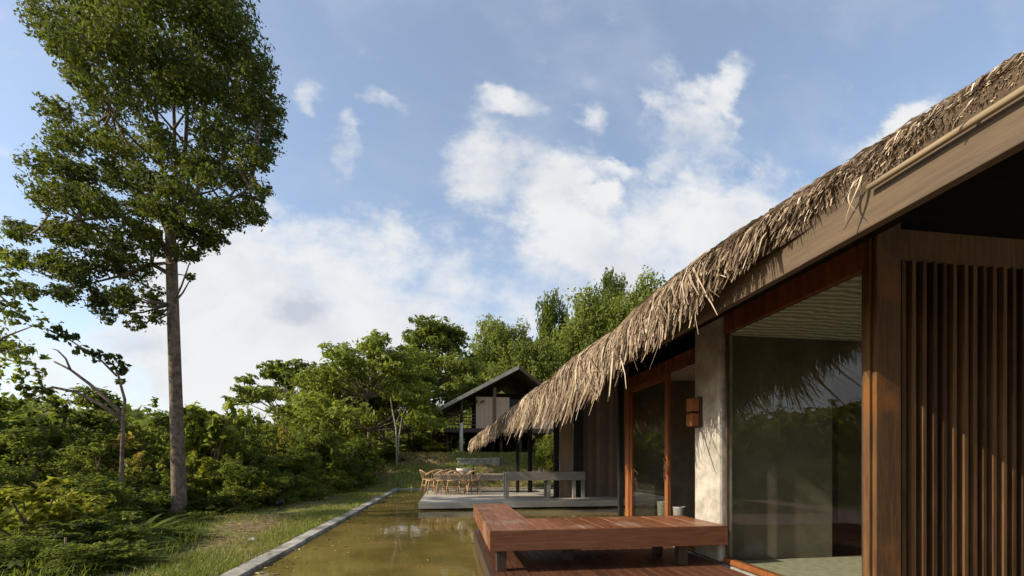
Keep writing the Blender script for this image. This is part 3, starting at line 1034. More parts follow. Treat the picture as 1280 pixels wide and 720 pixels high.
mb = MB(); mb.tube([(hxp(576.6), hy - 0.95, hz(530.9)), (hxp(577), hy - 0.95, hz(504))], [0.10, 0.085], 10); mb.build('post', M['dark_wood'], sh, smooth=True)  # upper length coloured dark to stand in for its dimness
for px in (560, 600, 626, 650, 688):
    for yo in (0.0, 5.5):
        mb = MB(); mb.tube([(hxp(px), hy + yo, gh - 0.3), (hxp(px), hy + yo, fl - 0.28)], 0.11, 8); mb.build('stilt', M['dark_wood'], sh, smooth=True)
mb = MB(); mb.box(hxp(585), hxp(690), hy + 5.8, hy + 5.9, gh - 0.2, fl - 0.29); mb.build('back_screen', M['soffit'], sh)

# low stone walls on the lawn
a, b2 = at(572, 25.0), at(622, 25.0)
zt = zz(573.5, 25)
wl = empty('garden_wall', (a[0], a[1], ground_z(a[0], a[1])), 'low grey stone wall on the lawn beside the stilt house', 'wall')
mb = MB(); mb.box(a[0], b2[0] - 0.3, a[1], a[1] + 0.4, ground_z(a[0], a[1]) - 0.4, zt - 0.05); mb.build('wall_body', M['concrete'], wl, bevel=0.02)
mb = MB(); mb.box(a[0] - 0.05, b2[0] - 0.3, a[1] - 0.04, a[1] + 0.44, zt - 0.048, zt + 0.03); mb.build('coping', M['stone'], wl, bevel=0.01)
mb = MB(); mb.box(b2[0] - 0.295, b2[0] + 0.15, a[1] - 0.05, a[1] + 0.45, ground_z(a[0], a[1]) - 0.4, zt + 0.06); mb.build('end_pier', M['stone'], wl, bevel=0.02)
a, b2 = at(512, 27.0), at(567, 27.0)
zt = zz(571.5, 27)
wl = empty('garden_wall', (a[0], a[1], ground_z(a[0], a[1])), 'low pale stone kerb wall at the top of the bank beyond the pond end', 'wall')
mb = MB(); mb.box(a[0], b2[0] - 0.4, a[1], a[1] + 0.35, ground_z(a[0], a[1]) - 0.5, zt); mb.build('wall_body', M['stone'], wl, bevel=0.02)
mb = MB(); mb.box(b2[0] - 0.395, b2[0] + 0.05, a[1] - 0.05, a[1] + 0.4, ground_z(a[0], a[1]) - 0.5, zt + 0.05); mb.build('end_pier', M['stone'], wl, bevel=0.02)

# ------------------------------------------------------------------ foliage
def leaf_cloud(clumps, n_per, size, aspect=0.45, up=0.5, seed=0, tone_sd=0.16, fill=2.4, flat=1.0, droop=0.0):
    """leaf-sized folded diamonds spread through each clump. clumps: (x,y,z,rx,ry,rz,tone)"""
    r = np.random.default_rng(seed)
    out, tn = [], []
    vol = np.array([c[3] * c[4] + c[4] * c[5] + c[3] * c[5] for c in clumps])
    vol = vol / vol.mean()
    for c, vv in zip(clumps, vol):
        n = max(8, int(n_per * vv))
        d = r.normal(size=(n, 3)); d /= np.linalg.norm(d, axis=1)[:, None]
        rad = r.random(n) ** (1 / fill)
        # sub-clustering: pull leaves to twig tips
        k = max(4, n // 16)
        tips = r.normal(size=(k, 3)); tips /= np.linalg.norm(tips, axis=1)[:, None]
        tips *= (r.random(k) ** (1 / fill))[:, None]
        pos = tips[r.integers(0, k, n)] + r.normal(size=(n, 3)) * 0.13
        mixm = r.random(n) < 0.25
        pos[mixm] = (d * rad[:, None])[mixm]
        P = pos * np.array(c[3:6]) + np.array(c[0:3])
        nor = pos * 0.7 + r.normal(size=(n, 3)) * 0.7 + np.array((0, 0, up))
        nor /= np.linalg.norm(nor, axis=1)[:, None]
        ax = r.normal(size=(n, 3)) + np.array((0, 0, -droop))
        ax -= (ax * nor).sum(1)[:, None] * nor
        ax /= np.linalg.norm(ax, axis=1)[:, None]
        sd = np.cross(nor, ax)
        L = size * r.uniform(0.6, 1.35, n)[:, None]
        Wd = L * aspect
        q = np.stack([P - ax * L * 0.5, P + sd * Wd * 0.5 + nor * L * 0.10 - ax * L * 0.05, P + ax * L * 0.5, P - sd * Wd * 0.5 + nor * L * 0.10 - ax * L * 0.05], axis=1)
        out.append(q.reshape(-1, 3))
        tone = np.clip(c[6] + r.normal(0, tone_sd, n), 0, 1)
        tn.append(np.repeat(tone, 4))
    return np.concatenate(out), np.concatenate(tn)


def frond_cloud(n, length, width, seed, origin=(0, 0, 0), spread=0.9, arch=0.7, nseg=5, up=1.0, tone=0.5):
    """long arching blades rising from one base"""
    r = np.random.default_rng(seed)
    out, tn = [], []
    for i in range(n):
        a = r.uniform(0, 2 * math.pi)
        L = length * r.uniform(0.55, 1.1)
        el = r.uniform(0.5, 1.35) * up
        dirh = np.array((math.cos(a), math.sin(a), 0))
        p = np.array(origin, float) + dirh * r.uniform(0, spread * 0.3) + np.array((0, 0, 0))
        side = np.array((-math.sin(a), math.cos(a), 0))
        t_ = np.clip(r.normal(tone, 0.2), 0, 1)
        w = width * r.uniform(0.7, 1.3)
        for k in range(nseg):
            e2 = el - arch * 1.6 * ((k + 1) / nseg)
            q = p + (dirh * math.cos(e2) + np.array((0, 0, math.sin(e2)))) * L / nseg
            wa = w * math.sin(math.pi * (0.12 + 0.85 * k / nseg)); wb = w * math.sin(math.pi * (0.12 + 0.85 * (k + 1) / nseg))
            out += [p - side * wa, p + side * wa, q + side * wb, q - side * wb]
            tn += [t_] * 4
            p = q
    return np.array(out), np.array(tn)


def rand_clumps(w, h, n, seed, base=0.12, r0=0.28, tone=0.5, topheavy=0.0):
    """uneven bush: a few leaning lobes of different height, each made of clumps, with shoots sticking out"""
    r = np.random.default_rng(seed)
    lobes = []
    for k in range(6):
        a = k / 6 * 2 * math.pi + r.normal(0, 0.4)
        lobes.append((a, r.uniform(0.12, 0.34) * w, h * r.uniform(0.55, 0.98), r.uniform(0.16, 0.26) * w))
    lobes.append((0, 0, h * 0.92, 0.24 * w))
    cl = []
    for i in range(n):
        a, d, top, wd = lobes[r.integers(len(lobes))]
        u = base + (1 - base) * r.random() ** 0.85
        z = top * u
        sp = wd * (1.05 - 0.75 * u ** 2)
        x = d * (0.6 + 0.4 * u) * math.cos(a) + r.normal(0, 0.6) * sp
        y = d * (0.6 + 0.4 * u) * math.sin(a) + r.normal(0, 0.6) * sp
        cr = w * r0 * r.uniform(0.45, 1.1) * (1.1 - 0.45 * u)
        cl.append((x, y, min(z, h - cr * 0.3), cr, cr, cr * r.uniform(0.45, 0.9), tone + r.normal(0, 0.17)))
    for i in range(max(5, n // 5)):
        a, d, top, wd = lobes[r.integers(len(lobes))]
        aa = a + r.normal(0, 0.7)
        z = top * r.uniform(0.75, 1.08)
        cr = w * r0 * r.uniform(0.22, 0.4)
        dd = d + wd * r.uniform(0.3, 1.0)
        cl.append((dd * math.cos(aa), dd * math.sin(aa), z, cr * 0.7, cr * 0.7, cr * 1.3, tone + 0.15 + r.normal(0, 0.15)))
    return cl


def limbs_to(mb, trunk, clumps, r0, r, frac=0.8, seg=5):
    tp = [Vector(p) for p in trunk]
    for c in clumps:
        cp = Vector(c[:3])
        # leave the trunk below the clump
        best = min(tp, key=lambda p: (p - cp).length + (0 if p.z < cp.z - 0.25 * (cp - p).length else 3))
        mid = best.lerp(cp, 0.5) + Vector((r.normal(0, 0.06), r.normal(0, 0.06), -0.06)) * (cp - best).length
        mb.tube([best, mid, cp], [r0, r0 * 0.6, r0 * 0.2], seg, caps=False)


# ---- the tall tree
td = 10.7
TB = Vector(at(224, td, 0)); TB.z = ground_z(TB.x, TB.y)
tree = empty('tall_tree', TB, 'very tall slender tree with dense dark crown rising above the left bank', 'tree')
PM = td / F
Rv = Vector((CS, -SN, 0)); Fv = Vector((SN, CS, 0))


def tl(px, py, dd=0.0):
    x, y, _ = at(px, td + dd)
    return Vector((x, y, zz(py, td + dd))) - TB


r_ = np.random.default_rng(21)
tr_pts = [tl(224, 640) - Vector((0, 0, 0.3)), tl(224, 632), tl(222, 560), tl(219, 470), tl(216, 380), tl(214, 310), tl(211, 262, 0.1)]
mb = MB()
mb.tube(tr_pts, [0.24, 0.16, 0.138, 0.130, 0.122, 0.115, 0.09], 14)
main_limbs = [
    [(214, 310), (226, 250), (232, 180), (236, 110), (240, 30), (245, -40)],
    [(211, 262), (204, 210), (196, 150), (190, 80), (186, 0)],
    [(214, 300), (192, 250), (168, 200), (140, 140), (120, 60)],
    [(216, 330), (196, 290), (150, 270), (100, 275), (50, 285)],
    [(214, 300), (240, 245), (275, 200), (310, 160)],
    [(213, 290), (220, 230), (218, 160), (215, 60), (215, -60)],
    [(216, 345), (190, 330), (150, 345), (110, 355)],
    [(215, 330), (240, 290), (280, 255), (312, 235)],
]
sk = []
for k, L in enumerate(main_limbs):
    dd = r_.uniform(-1.3, 1.3)
    pts = [tl(px, py, dd * (i / (len(L) - 1))) for i, (px, py) in enumerate(L)]
    sk += pts[1:]
    n_ = len(pts)
    mb.tube(pts, [0.062 * (1 - 0.75 * i / (n_ - 1)) for i in range(n_)], 8)
cl = []
spec = [  # px, py, r(px), weight tone
    (70, 30, 42, .45), (110, 20, 46, .5), (150, 10, 50, .6), (200, 0, 52, .55), (250, 0, 50, .45), (285, 25, 44, .45), (120, -50, 60, .5), (200, -70, 70, .5), (270, -50, 50, .5),
    (95, 70, 40, .55), (140, 70, 46, .7), (190, 65, 48, .6), (240, 70, 48, .5), (290, 75, 44, .45), (320, 95, 30, .45),
    (115, 118, 36, .7), (155, 125, 42, .65), (205, 120, 40, .5), (255, 120, 44, .45), (300, 130, 42, .42), (330, 135, 28, .45),
    (70, 140, 26, .5), (80, 175, 34, .5), (120, 165, 36, .6), (165, 175, 34, .5), (270, 170, 40, .42), (315, 180, 36, .4), (342, 155, 18, .45), (330, 200, 20, .4),
    (62, 205, 30, .45), (100, 210, 36, .5), (145, 215, 34, .5), (180, 215, 26, .45), (255, 215, 34, .42), (295, 220, 32, .42), (325, 240, 18, .42),
    (60, 250, 26, .4), (95, 250, 34, .4), (135, 255, 34, .4), (175, 258, 26, .4), (245, 252, 28, .4), (280, 262, 28, .4), (312, 255, 18, .4),
    (30, 290, 26, .4), (70, 290, 32, .4), (110, 292, 34, .38), (150, 295, 30, .38), (186, 292, 22, .38), (240, 288, 22, .4), (265, 290, 18, .4),
    (20, 325, 26, .4), (60, 330, 30, .38), (100, 335, 32, .38), (142, 338, 28, .38), (178, 335, 24, .45), (232, 320, 16, .4),
    (35, 358, 22, .4), (80, 365, 24, .4), (120, 372, 24, .4), (155, 378, 22, .4), (186, 372, 20, .5),
    (290, 270, 28, .4), (318, 268, 18, .4), (262, 305, 22, .4), (240, 318, 16, .4), (205, 180, 30, .5), (215, 230, 28, .45), (200, 265, 22, .45), (228, 285, 20, .4), (232, 205, 26, .45), (178, 240, 22, .4), (190, 310, 20, .4), (160, 365, 22, .4),
    (135, 398, 14, .4), (172, 402, 18, .4), (196, 395, 12, .45), (238, 345, 8, .4),
]
for px, py, r, tn in spec:
    for k in range(3):
        rr = r * PM * r_.uniform(0.50, 0.85)
        depth = r_.uniform(-1, 1) * 1.9 * math.sqrt(max(0.1, 1 - ((px - 190) / 190) ** 2)) * (1 if py < 280 else 0.6)
        p = tl(px + r_.normal(0, r * 0.2), py + r_.normal(0, r * 0.25), depth)
        cl.append((p.x, p.y, p.z, rr, rr, rr * 0.7, tn + r_.normal(0, 0.12)))
skv = sk + tr_pts[4:]
for c in cl[::2]:
    cp = Vector(c[:3])
    best = min(skv, key=lambda p: (p - cp).length + (0 if p.z < cp.z else 0.8))
    mid = best.lerp(cp, 0.5) + Vector((0, 0, -0.08))
    mb.tube([best, mid, cp], [0.032, 0.02, 0.008], 5, caps=False)
mb.build('trunk', M['bark'], tree, True, smooth=True)
v, tn = leaf_cloud(cl, 490, 0.092, 0.5, 0.4, 31, tone_sd=0.22)
np_mesh('crown', v, 4, tn, M['leaf_tall'], tree)


# ---- prototypes of shrubs and trees, unit size about 1 m wide and 1 m tall; each copy is scaled
def shrub_proto(kind, mat, leaf, aspect, nclump, nper, seed, tone=0.5, base=0.1, r0=0.26, up=0.5, name='shrub', droop=0.0, bark='bark'):
    o = empty(name, (0, 0, 0), 'x', 'shrub')
    c = rand_clumps(1.0, 1.0, nclump, seed, base, r0, tone)
    v, tn = leaf_cloud(c, nper, leaf, aspect, up, seed + 1, droop=droop)
    v[:, 2] = np.maximum(v[:, 2], 0.01)
    np_mesh('crown', v, 4, tn, mat, o)
    mb = MB()
    r = np.random.default_rng(seed + 2)
    for q in c[:: max(1, nclump // 12)]:
        s = (r.normal(0, 0.05), r.normal(0, 0.05), -0.05)
        mb.tube([s, (q[0] * 0.5 + r.normal(0, 0.03), q[1] * 0.5 + r.normal(0, 0.03), q[2] * 0.5), q[:3]], [0.018, 0.012, 0.004], 5, caps=False)
    mb.build('stem', M[bark], o, True)
    return o


def tree_proto(mat, leaf, aspect, clumps, nper, seed, trunk, r0, bark='bark', name='tree', flat=0.6, up=0.6):
    o = empty(name, (0, 0, 0), 'x', 'tree')
    v, tn = leaf_cloud(clumps, nper, leaf, aspect, up, seed)
    np_mesh('crown', v, 4, tn, mat, o)
    mb = MB()
    n_ = len(trunk)
    mb.tube(trunk, [r0 * (1 - 0.6 * i / (n_ - 1)) for i in range(n_)], 9)
    limbs_to(mb, trunk[1:], clumps, r0 * 0.38, np.random.default_rng(seed + 5))
    mb.build('trunk', M[bark], o, True, smooth=True)
    return o


PR = {}
PR['broad_dark'] = shrub_proto('b', M['leaf_dark'], 0.075, 0.5, 34, 150, 101, 0.45)
PR['broad_mid'] = shrub_proto('b', M['leaf_mid'], 0.070, 0.5, 34, 150, 111, 0.5)
PR['big_leaf'] = shrub_proto('b', M['leaf_light'], 0.14, 0.38, 26, 80, 121, 0.5, up=0.9)
PR['fine'] = shrub_proto('b', M['leaf_mid'], 0.05, 0.42, 36, 210, 131, 0.45)
PR['yellow'] = shrub_proto('b', M['leaf_yellow'], 0.11, 0.42, 26, 90, 141, 0.5, up=0.8)
PR['rust'] = shrub_proto('b', M['leaf_rust'], 0.06, 0.5, 30, 130, 151, 0.55)
PR['dense_dark'] = shrub_proto('b', M['leaf_dark'], 0.036, 0.5, 70, 260, 171, 0.45, r0=0.17)
PR['dense_mid'] = shrub_proto('b', M['leaf_mid'], 0.036, 0.45, 70, 260, 181, 0.48, r0=0.17)
PR['dense_light'] = shrub_proto('b', M['leaf_light'], 0.038, 0.42, 70, 250, 191, 0.45, r0=0.17)
PR['light'] = shrub_proto('b', M['leaf_light'], 0.065, 0.45, 32, 150, 161, 0.45)


def fern_proto(seed, mat, n=70, L=0.75, w=0.022, name='fern'):
    o = empty(name, (0, 0, 0), 'x', 'plant')
    v, tn = frond_cloud(n, L, w, seed)
    np_mesh('fronds', v, 4, tn, mat, o)
    return o


def banana_proto(seed, mat):
    o = empty('broad_leaf_plant', (0, 0, 0), 'x', 'plant')
    v, tn = frond_cloud(26, 0.95, 0.05, seed, arch=0.55, nseg=7, up=1.05)
    np_mesh('fronds', v, 4, tn, mat, o)
    return o


PR['banana'] = banana_proto(231, M['leaf_light'])
PR['fern'] = fern_proto(201, M['leaf_mid'], 110, 0.85, 0.030)
PR['blade'] = fern_proto(202, M['leaf_yellow'], 80, 0.95, 0.016, name='tall_grass')
PR['fern_dark'] = fern_proto(203, M['leaf_dark'], 110, 0.85, 0.032)

# open-crowned tree: flat tiers on bare limbs
def tiers(seed, n, w, z0, z1, r, flat, tone):
    g = np.random.default_rng(seed)
    out = []
    for i in range(n):
        a = g.uniform(0, 2 * math.pi)
        u = g.random()
        z = z0 + (z1 - z0) * u
        rad = w * 0.5 * math.sqrt(g.random()) * (1 - 0.55 * u)
        rr = r * g.uniform(0.6, 1.2)
        out.append((rad * math.cos(a), rad * math.sin(a), z, rr, rr, rr * flat, tone + g.normal(0, 0.15)))
    return out


PR['umbrella'] = tree_proto(M['leaf_dark'], 0.045, 0.45, tiers(301, 40, 1.0, 0.62, 0.95, 0.12, 0.35, 0.5), 150, 302, [(0, 0, -0.03), (0.01, 0.0, 0.25), (-0.01, 0.02, 0.5), (0.02, 0, 0.68)], 0.022, 'pale_bark')
PR['feather'] = tree_proto(M['leaf_light'], 0.042, 0.36, tiers(311, 60, 1.0, 0.30, 0.96, 0.13, 0.6, 0.45), 190, 312, [(0, 0, -0.03), (0.01, 0.01, 0.25), (0.0, 0.02, 0.5), (0.01, 0, 0.8)], 0.015, 'bark')
PR['layered'] = tree_proto(M['leaf_mid'], 0.036, 0.42, tiers(321, 64, 1.0, 0.34, 0.97, 0.125, 0.42, 0.45), 220, 322, [(0, 0, -0.03), (0.01, -0.01, 0.25), (0.0, 0.02, 0.5), (0.01, 0, 0.82)], 0.02)
PR['round'] = tree_proto(M['leaf_far'], 0.030, 0.5, tiers(331, 70, 0.95, 0.22, 0.93, 0.14, 0.8, 0.5), 260, 332, [(0, 0, -0.03), (0.0, 0.01, 0.3), (0.0, 0.0, 0.6), (0.0, 0, 0.85)], 0.022)
PR['round_dark'] = tree_proto(M['leaf_mid'], 0.034, 0.5, tiers(351, 60, 0.9, 0.2, 0.93, 0.14, 0.9, 0.3), 240, 352, [(0, 0, -0.03), (0.0, 0.01, 0.3), (0.0, 0.0, 0.6), (0.0, 0, 0.85)], 0.022)
PR['cone'] = tree_proto(M['leaf_dark'], 0.032, 0.45, [(c[0] * (1.15 - c[2]) , c[1] * (1.15 - c[2]), c[2]) + c[3:] for c in tiers(341, 60, 0.9, 0.15, 0.95, 0.12, 0.7, 0.5)], 230, 342, [(0, 0, -0.03), (0.0, 0.01, 0.3), (0.0, 0.0, 0.6), (0.0, 0, 0.9)], 0.02)
USED = set()


def plant(kind, px, d, w, top_py, label, name, cat, group=None, base_z=None, rz=None):
    kind = {'broad_dark': 'dense_dark', 'broad_mid': 'dense_mid', 'light': 'dense_light'}.get(kind, kind) if w > 1.7 else kind
    x, y, _ = at(px, d)
    gz_ = ground_z(x, y) - 0.03 if base_z is None else base_z
    o = copy_tree(PR[kind])
    h = zz(top_py, d) - gz_
    o.name = name
    o.location = (x, y, gz_)
    o.scale = (w, w, h)
    o.rotation_euler = (0, 0, random.uniform(0, 6.28) if rz is None else rz)
    tag(o, label, cat, group)
    for k in ('kind',):
        if k in o:
            del o[k]
    return o


gS = 'shrubs along the left bank'
gT = 'trees behind the pond and the houses'
# kind, px, depth, width, top row, label, name, category, group
PL = [
    # near left
    ('yellow', 40, 6.7, 1.7, 592, 'bright yellow-green broad-leaved shrub at the lower left corner', 'shrub', 'shrub', gS),
    ('yellow', 92, 7.4, 1.3, 608, 'yellow-green shrub just right of the brightest lower left shrub', 'shrub', 'shrub', gS),
    ('fern_dark', 20, 5.6, 1.6, 655, 'dark arching fern in the lower left corner under the yellow-green shrub', 'fern', 'fern', None),
    ('fern', 75, 5.9, 1.3, 665, 'green fern in front of the yellow-green shrubs', 'fern', 'fern', None),
    ('broad_mid', 128, 6.8, 1.2, 640, 'low mid-green shrub at the edge of the grass, left of the tall trunk', 'shrub', 'shrub', gS),
    ('fern', 165, 7.6, 1.4, 622, 'feathery green fern between the low shrub and the tall trunk', 'fern', 'fern', None),
    ('fine', 120, 8.6, 1.9, 588, 'fine-leaved green shrub behind the ferns', 'shrub', 'shrub', gS),
    ('rust', 160, 11.2, 1.7, 560, 'shrub with reddish brown leaves left of the tall trunk', 'shrub', 'shrub', gS),
    ('fern_dark', 190, 8.8, 1.1, 632, 'dark fern just left of the foot of the tall trunk', 'fern', 'fern', None),
    ('broad_dark', 172, 9.8, 1.3, 606, 'dark low shrub left of the tall trunk, behind the ferns', 'shrub', 'shrub', gS),
    ('fine', 25, 5.35, 1.1, 668, 'low ragged shrub at the very bottom left corner', 'shrub', 'shrub', gS),
    ('fern', 112, 5.7, 1.2, 668, 'arching fern beside the thin pale stake', 'fern', 'fern', None),
    ('broad_dark', 60, 6.0, 1.2, 652, 'dark low shrub under the brightest yellow-green shrub', 'shrub', 'shrub', gS),
    ('fine', 150, 6.5, 1.2, 655, 'low fine-leaved shrub at the front edge of the undergrowth', 'shrub', 'shrub', gS),
    ('fern', 180, 7.3, 1.2, 655, 'bright fern at the front edge of the undergrowth, before the tall trunk', 'fern', 'fern', None),
    ('broad_mid', 246, 9.6, 0.9, 640, 'small leafy shrub at the front right of the tall trunk', 'shrub', 'shrub', gS),
    ('banana', 392, 18.5, 1.5, 575, 'plant with broad pale leaves at the bend of the bank', 'broad_leaf_plant', 'plant', None),
    ('banana', 8, 8.2, 1.8, 570, 'plant with broad arching leaves at the left edge', 'broad_leaf_plant', 'plant', None),
    ('yellow', 320, 12.9, 1.4, 590, 'yellowish shrub at the edge of the soil below the bright shrub', 'shrub', 'shrub', gS),
    ('light', 110, 10.5, 2.4, 552, 'light green shrub above the yellow-green ones at the left', 'shrub', 'shrub', gS),
    ('rust', 360, 17.5, 2.4, 530, 'olive and tan shrub in the middle of the bank', 'shrub', 'shrub', gS),
    ('fine', 95, 5.2, 1.0, 678, 'low ragged shrub in the grass left of the thin pale stake', 'shrub', 'shrub', gS),
    ('broad_mid', 130, 5.5, 1.0, 676, 'low leafy shrub in the grass at the bottom, right of the pale stake', 'shrub', 'shrub', gS),
    ('fern', 45, 5.1, 1.1, 690, 'fern at the bottom edge of the view below the dark low shrub', 'fern', 'fern', None),
    ('fine', 205, 7.6, 1.0, 660, 'small fine-leaved shrub at the grass edge in line with the tall trunk', 'shrub', 'shrub', gS),
    ('light', 296, 11.6, 1.3, 606, 'light green bush leaning over the bare soil, nearest the kerb', 'shrub', 'shrub', gS),
    ('dense_light', 352, 14.4, 1.8, 588, 'rounded light green bush behind the small black spotlight', 'shrub', 'shrub', gS),
    ('dense_light', 388, 16.8, 1.9, 578, 'light green bush close to the kerb before the bend of the bank', 'shrub', 'shrub', gS),
    ('yellow', 415, 18.8, 1.5, 582, 'yellow-green bush beside the bright tuft at the kerb', 'shrub', 'shrub', gS),
    ('light', 455, 22.0, 1.6, 575, 'pale green bush near the corner of the pond', 'shrub', 'shrub', gS),
    ('dense_light', 226, 11.6, 1.6, 590, 'light green bush partly behind the tall trunk', 'shrub', 'shrub', gS),
    ('blade', 88, 8.6, 1.5, 585, 'clump of long pale grass blades above the yellow-green shrubs', 'tall_grass', 'plant', None),
    ('broad_dark', 15, 9.5, 2.8, 540, 'dark green bush at the left edge above the yellow-green shrub', 'shrub', 'shrub', gS),
    ('broad_dark', 60, 12.5, 4.2, 488, 'big dark rounded bush at the left under the hanging branches', 'shrub', 'shrub', gS),
    ('broad_dark', -30, 12.0, 4.0, 470, 'tall dark bush cut by the left edge of the view', 'shrub', 'shrub', gS),
    ('broad_mid', 118, 13.5, 3.2, 515, 'mid-green bush right of the big dark bush', 'shrub', 'shrub', gS),
    ('rust', 150, 12.2, 2.6, 535, 'olive bush with tan leaves below the bare curved branches', 'shrub', 'shrub', gS),
    ('light', 185, 14.5, 3.0, 530, 'pale green bush seen left of the tall trunk below the hill', 'shrub', 'shrub', gS),
    ('broad_mid', 150, 18.0, 4.0, 512, 'bush under the skyline left of the tall trunk', 'shrub', 'shrub', gS),
    ('broad_dark', 205, 19.0, 4.0, 520, 'dark bush directly behind the tall trunk', 'shrub', 'shrub', gS),
    # right of the trunk
    ('big_leaf', 262, 13.5, 2.6, 500, 'tall shrub with big upright light green leaves right of the tall trunk', 'shrub', 'shrub', gS),
    ('yellow', 248, 12.4, 1.4, 560, 'pale yellow-green bush touching the right side of the tall trunk', 'shrub', 'shrub', gS),
    ('broad_dark', 262, 11.2, 1.3, 618, 'low dark shrub at the right foot of the tall trunk', 'shrub', 'shrub', gS),
    ('fern', 265, 11.0, 1.2, 622, 'grey-green fern at the edge of the bare soil right of the trunk', 'fern', 'fern', None),
    ('broad_mid', 290, 12.6, 1.9, 570, 'leafy mid-green shrub at the edge of the bare soil', 'shrub', 'shrub', gS),
    ('broad_dark', 305, 14.2, 2.4, 545, 'dark shrub between the big-leaved shrub and the bright shrub to its right', 'shrub', 'shrub', gS),
    ('light', 326, 14.6, 2.0, 556, 'bright light green shrub right of the big-leaved shrub', 'shrub', 'shrub', gS),
    ('fine', 345, 13.6, 1.9, 590, 'fine-leaved shrub beside the small black spotlight', 'shrub', 'shrub', gS),
    ('broad_mid', 372, 15.5, 2.4, 555, 'spreading mid-green shrub beside the grass strip', 'shrub', 'shrub', gS),
    ('light', 300, 18.0, 3.2, 510, 'light green leafy bush left of the open-crowned tree', 'shrub', 'shrub', gS),
    ('light', 350, 20.0, 3.6, 503, 'light green bush below the open-crowned tree', 'shrub', 'shrub', gS),
    ('broad_mid', 395, 19.0, 3.2, 525, 'rounded green bush at the bend of the bank', 'shrub', 'shrub', gS),
    ('broad_dark', 415, 20.5, 3.0, 545, 'dark bush with a deep hollow beside the pond end', 'shrub', 'shrub', gS),
    ('fine', 448, 22.5, 3.2, 540, 'fine-leaved bush near the far end of the pond', 'shrub', 'shrub', gS),
    ('light', 437, 19.8, 1.1, 598, 'small bright tuft of leaves beside the kerb', 'shrub', 'shrub', gS),
    ('broad_dark', 475, 25.0, 3.2, 550, 'dark undergrowth bush left of the pale forked trunk', 'shrub', 'shrub', gS),
    ('broad_mid', 520, 29.0, 3.2, 545, 'green bush right of the pale forked trunk', 'shrub', 'shrub', gS),
    ('yellow', 545, 28.2, 1.7, 550, 'small yellow-green bush beside the stilt house', 'shrub', 'shrub', gS),
    ('broad_dark', 548, 33.0, 4.5, 525, 'dark bush in the shade behind the stilt house porch', 'shrub', 'shrub', gS),
    ('light', 690, 25.0, 2.6, 540, 'light green bush seen between the dark posts and the plank wall', 'shrub', 'shrub', None),
    ('broad_mid', 640, 34.0, 5.0, 560, 'low hedge-like bush under the stilt house', 'shrub', 'shrub', None),
    ('fine', 720, 26.0, 4.0, 530, 'green bush behind the plank wall', 'shrub', 'shrub', None),
    # trees
    ('umbrella', 362, 34, 8.0, 450, 'open-crowned dark tree with flat top and bare limbs above the shrubs', 'tree', 'tree', gT),
    ('feather', 462, 25, 7.6, 416, 'light green feathery tree with slim pale trunk at the pond end', 'tree', 'tree', gT),
    ('feather', 415, 28, 6.5, 458, 'lower feathery tree at the left of the light green one', 'tree', 'tree', gT),
    ('layered', 543, 32, 8.4, 400, 'dark layered tree left of the stilt house roof', 'tree', 'tree', gT),
    ('layered', 512, 29, 6.0, 455, 'smaller green tree beneath the dark layered tree', 'tree', 'tree', gT),
    ('round', 628, 46, 9.5, 398, 'olive green rounded tree directly behind the stilt house', 'tree', 'tree', gT),
    ('round', 664, 44, 8.5, 420, 'green tree right of the stilt house gable', 'tree', 'tree', gT),
    ('round_dark', 694, 52, 6.5, 366, 'narrow dark tree behind the thatched roof, left of the bushy light one', 'tree', 'tree', gT),
    ('round', 738, 46, 11.5, 372, 'tall bushy light green tree rising behind the thatched roof', 'tree', 'tree', gT),
    ('round_dark', 762, 50, 6.5, 343, 'darker treetop standing out of the bushy light green tree', 'tree', 'tree', gT),
    ('round', 795, 44, 10.0, 352, 'bushy tree half hidden by the thatched roof', 'tree', 'tree', gT),
    ('round', 588, 52, 10.0, 440, 'distant low tree seen between the layered tree and the gable', 'tree', 'tree', gT),
    ('layered', 480, 38, 8.0, 470, 'background tree between the feathery tree and the layered tree', 'tree', 'tree', gT),
    ('round', 400, 40, 8.0, 495, 'background tree behind the open-crowned tree', 'tree', 'tree', gT),
]
for a in PL:
    plant(*a)
for o in PR.values():
    for ch in list(o.children):
        bpy.data.objects.remove(ch)
    bpy.data.objects.remove(o)

# small potted plant on the far counter
q = at(676, 13.75, tz)
pp = empty('potted_plant', q, 'small dark leafy plant in a pale pot on the long grey counter', 'plant')
mb = MB(); mb.lathe([(0, 0), (0.06, 0), (0.085, 0.14), (0.09, 0.15), (0.07, 0.15), (0.0, 0.13)], *q); mb.build('pot', M['clay'], pp, smooth=True)
v, tn = frond_cloud(46, 0.34, 0.022, 401, origin=(0, 0, 0.13), spread=0.15, arch=0.5)
np_mesh('fronds', v, 4, tn, M['leaf_dark'], pp)

# ---- leaning branches of the tree at the left edge
lt = empty('leaning_tree', at(150, 9.5, -1.33), 'sparse leaning tree with bare curved branches ending in leaf tufts', 'tree')
L0 = lt.location
def lp(px, py, dd=0.0):
    p = Vector(at(px, 9.5 + dd, zz(py, 9.5)))
    return p - L0
mb = MB()
branches = [[(150, 655), (152, 590), (154, 520), (156, 500), (150, 478), (146, 462)],
            [(154, 520), (135, 500), (112, 480), (88, 462), (68, 452)],
            [(154, 525), (125, 505), (95, 490), (66, 484), (45, 490)],
            [(88, 462), (82, 448), (72, 438), (66, 436)], [(146, 470), (126, 450), (104, 436), (80, 420), (64, 415)]]
for i, L in enumerate(branches):
    mb.tube([lp(px, py) for px, py in L], [0.045 * (1 - 0.6 * k / (len(L) - 1)) * (1 if i < 3 else 0.5) for k in range(len(L))], 7)
mb.build('trunk', M['bark'], lt, True, smooth=True)
cl = []
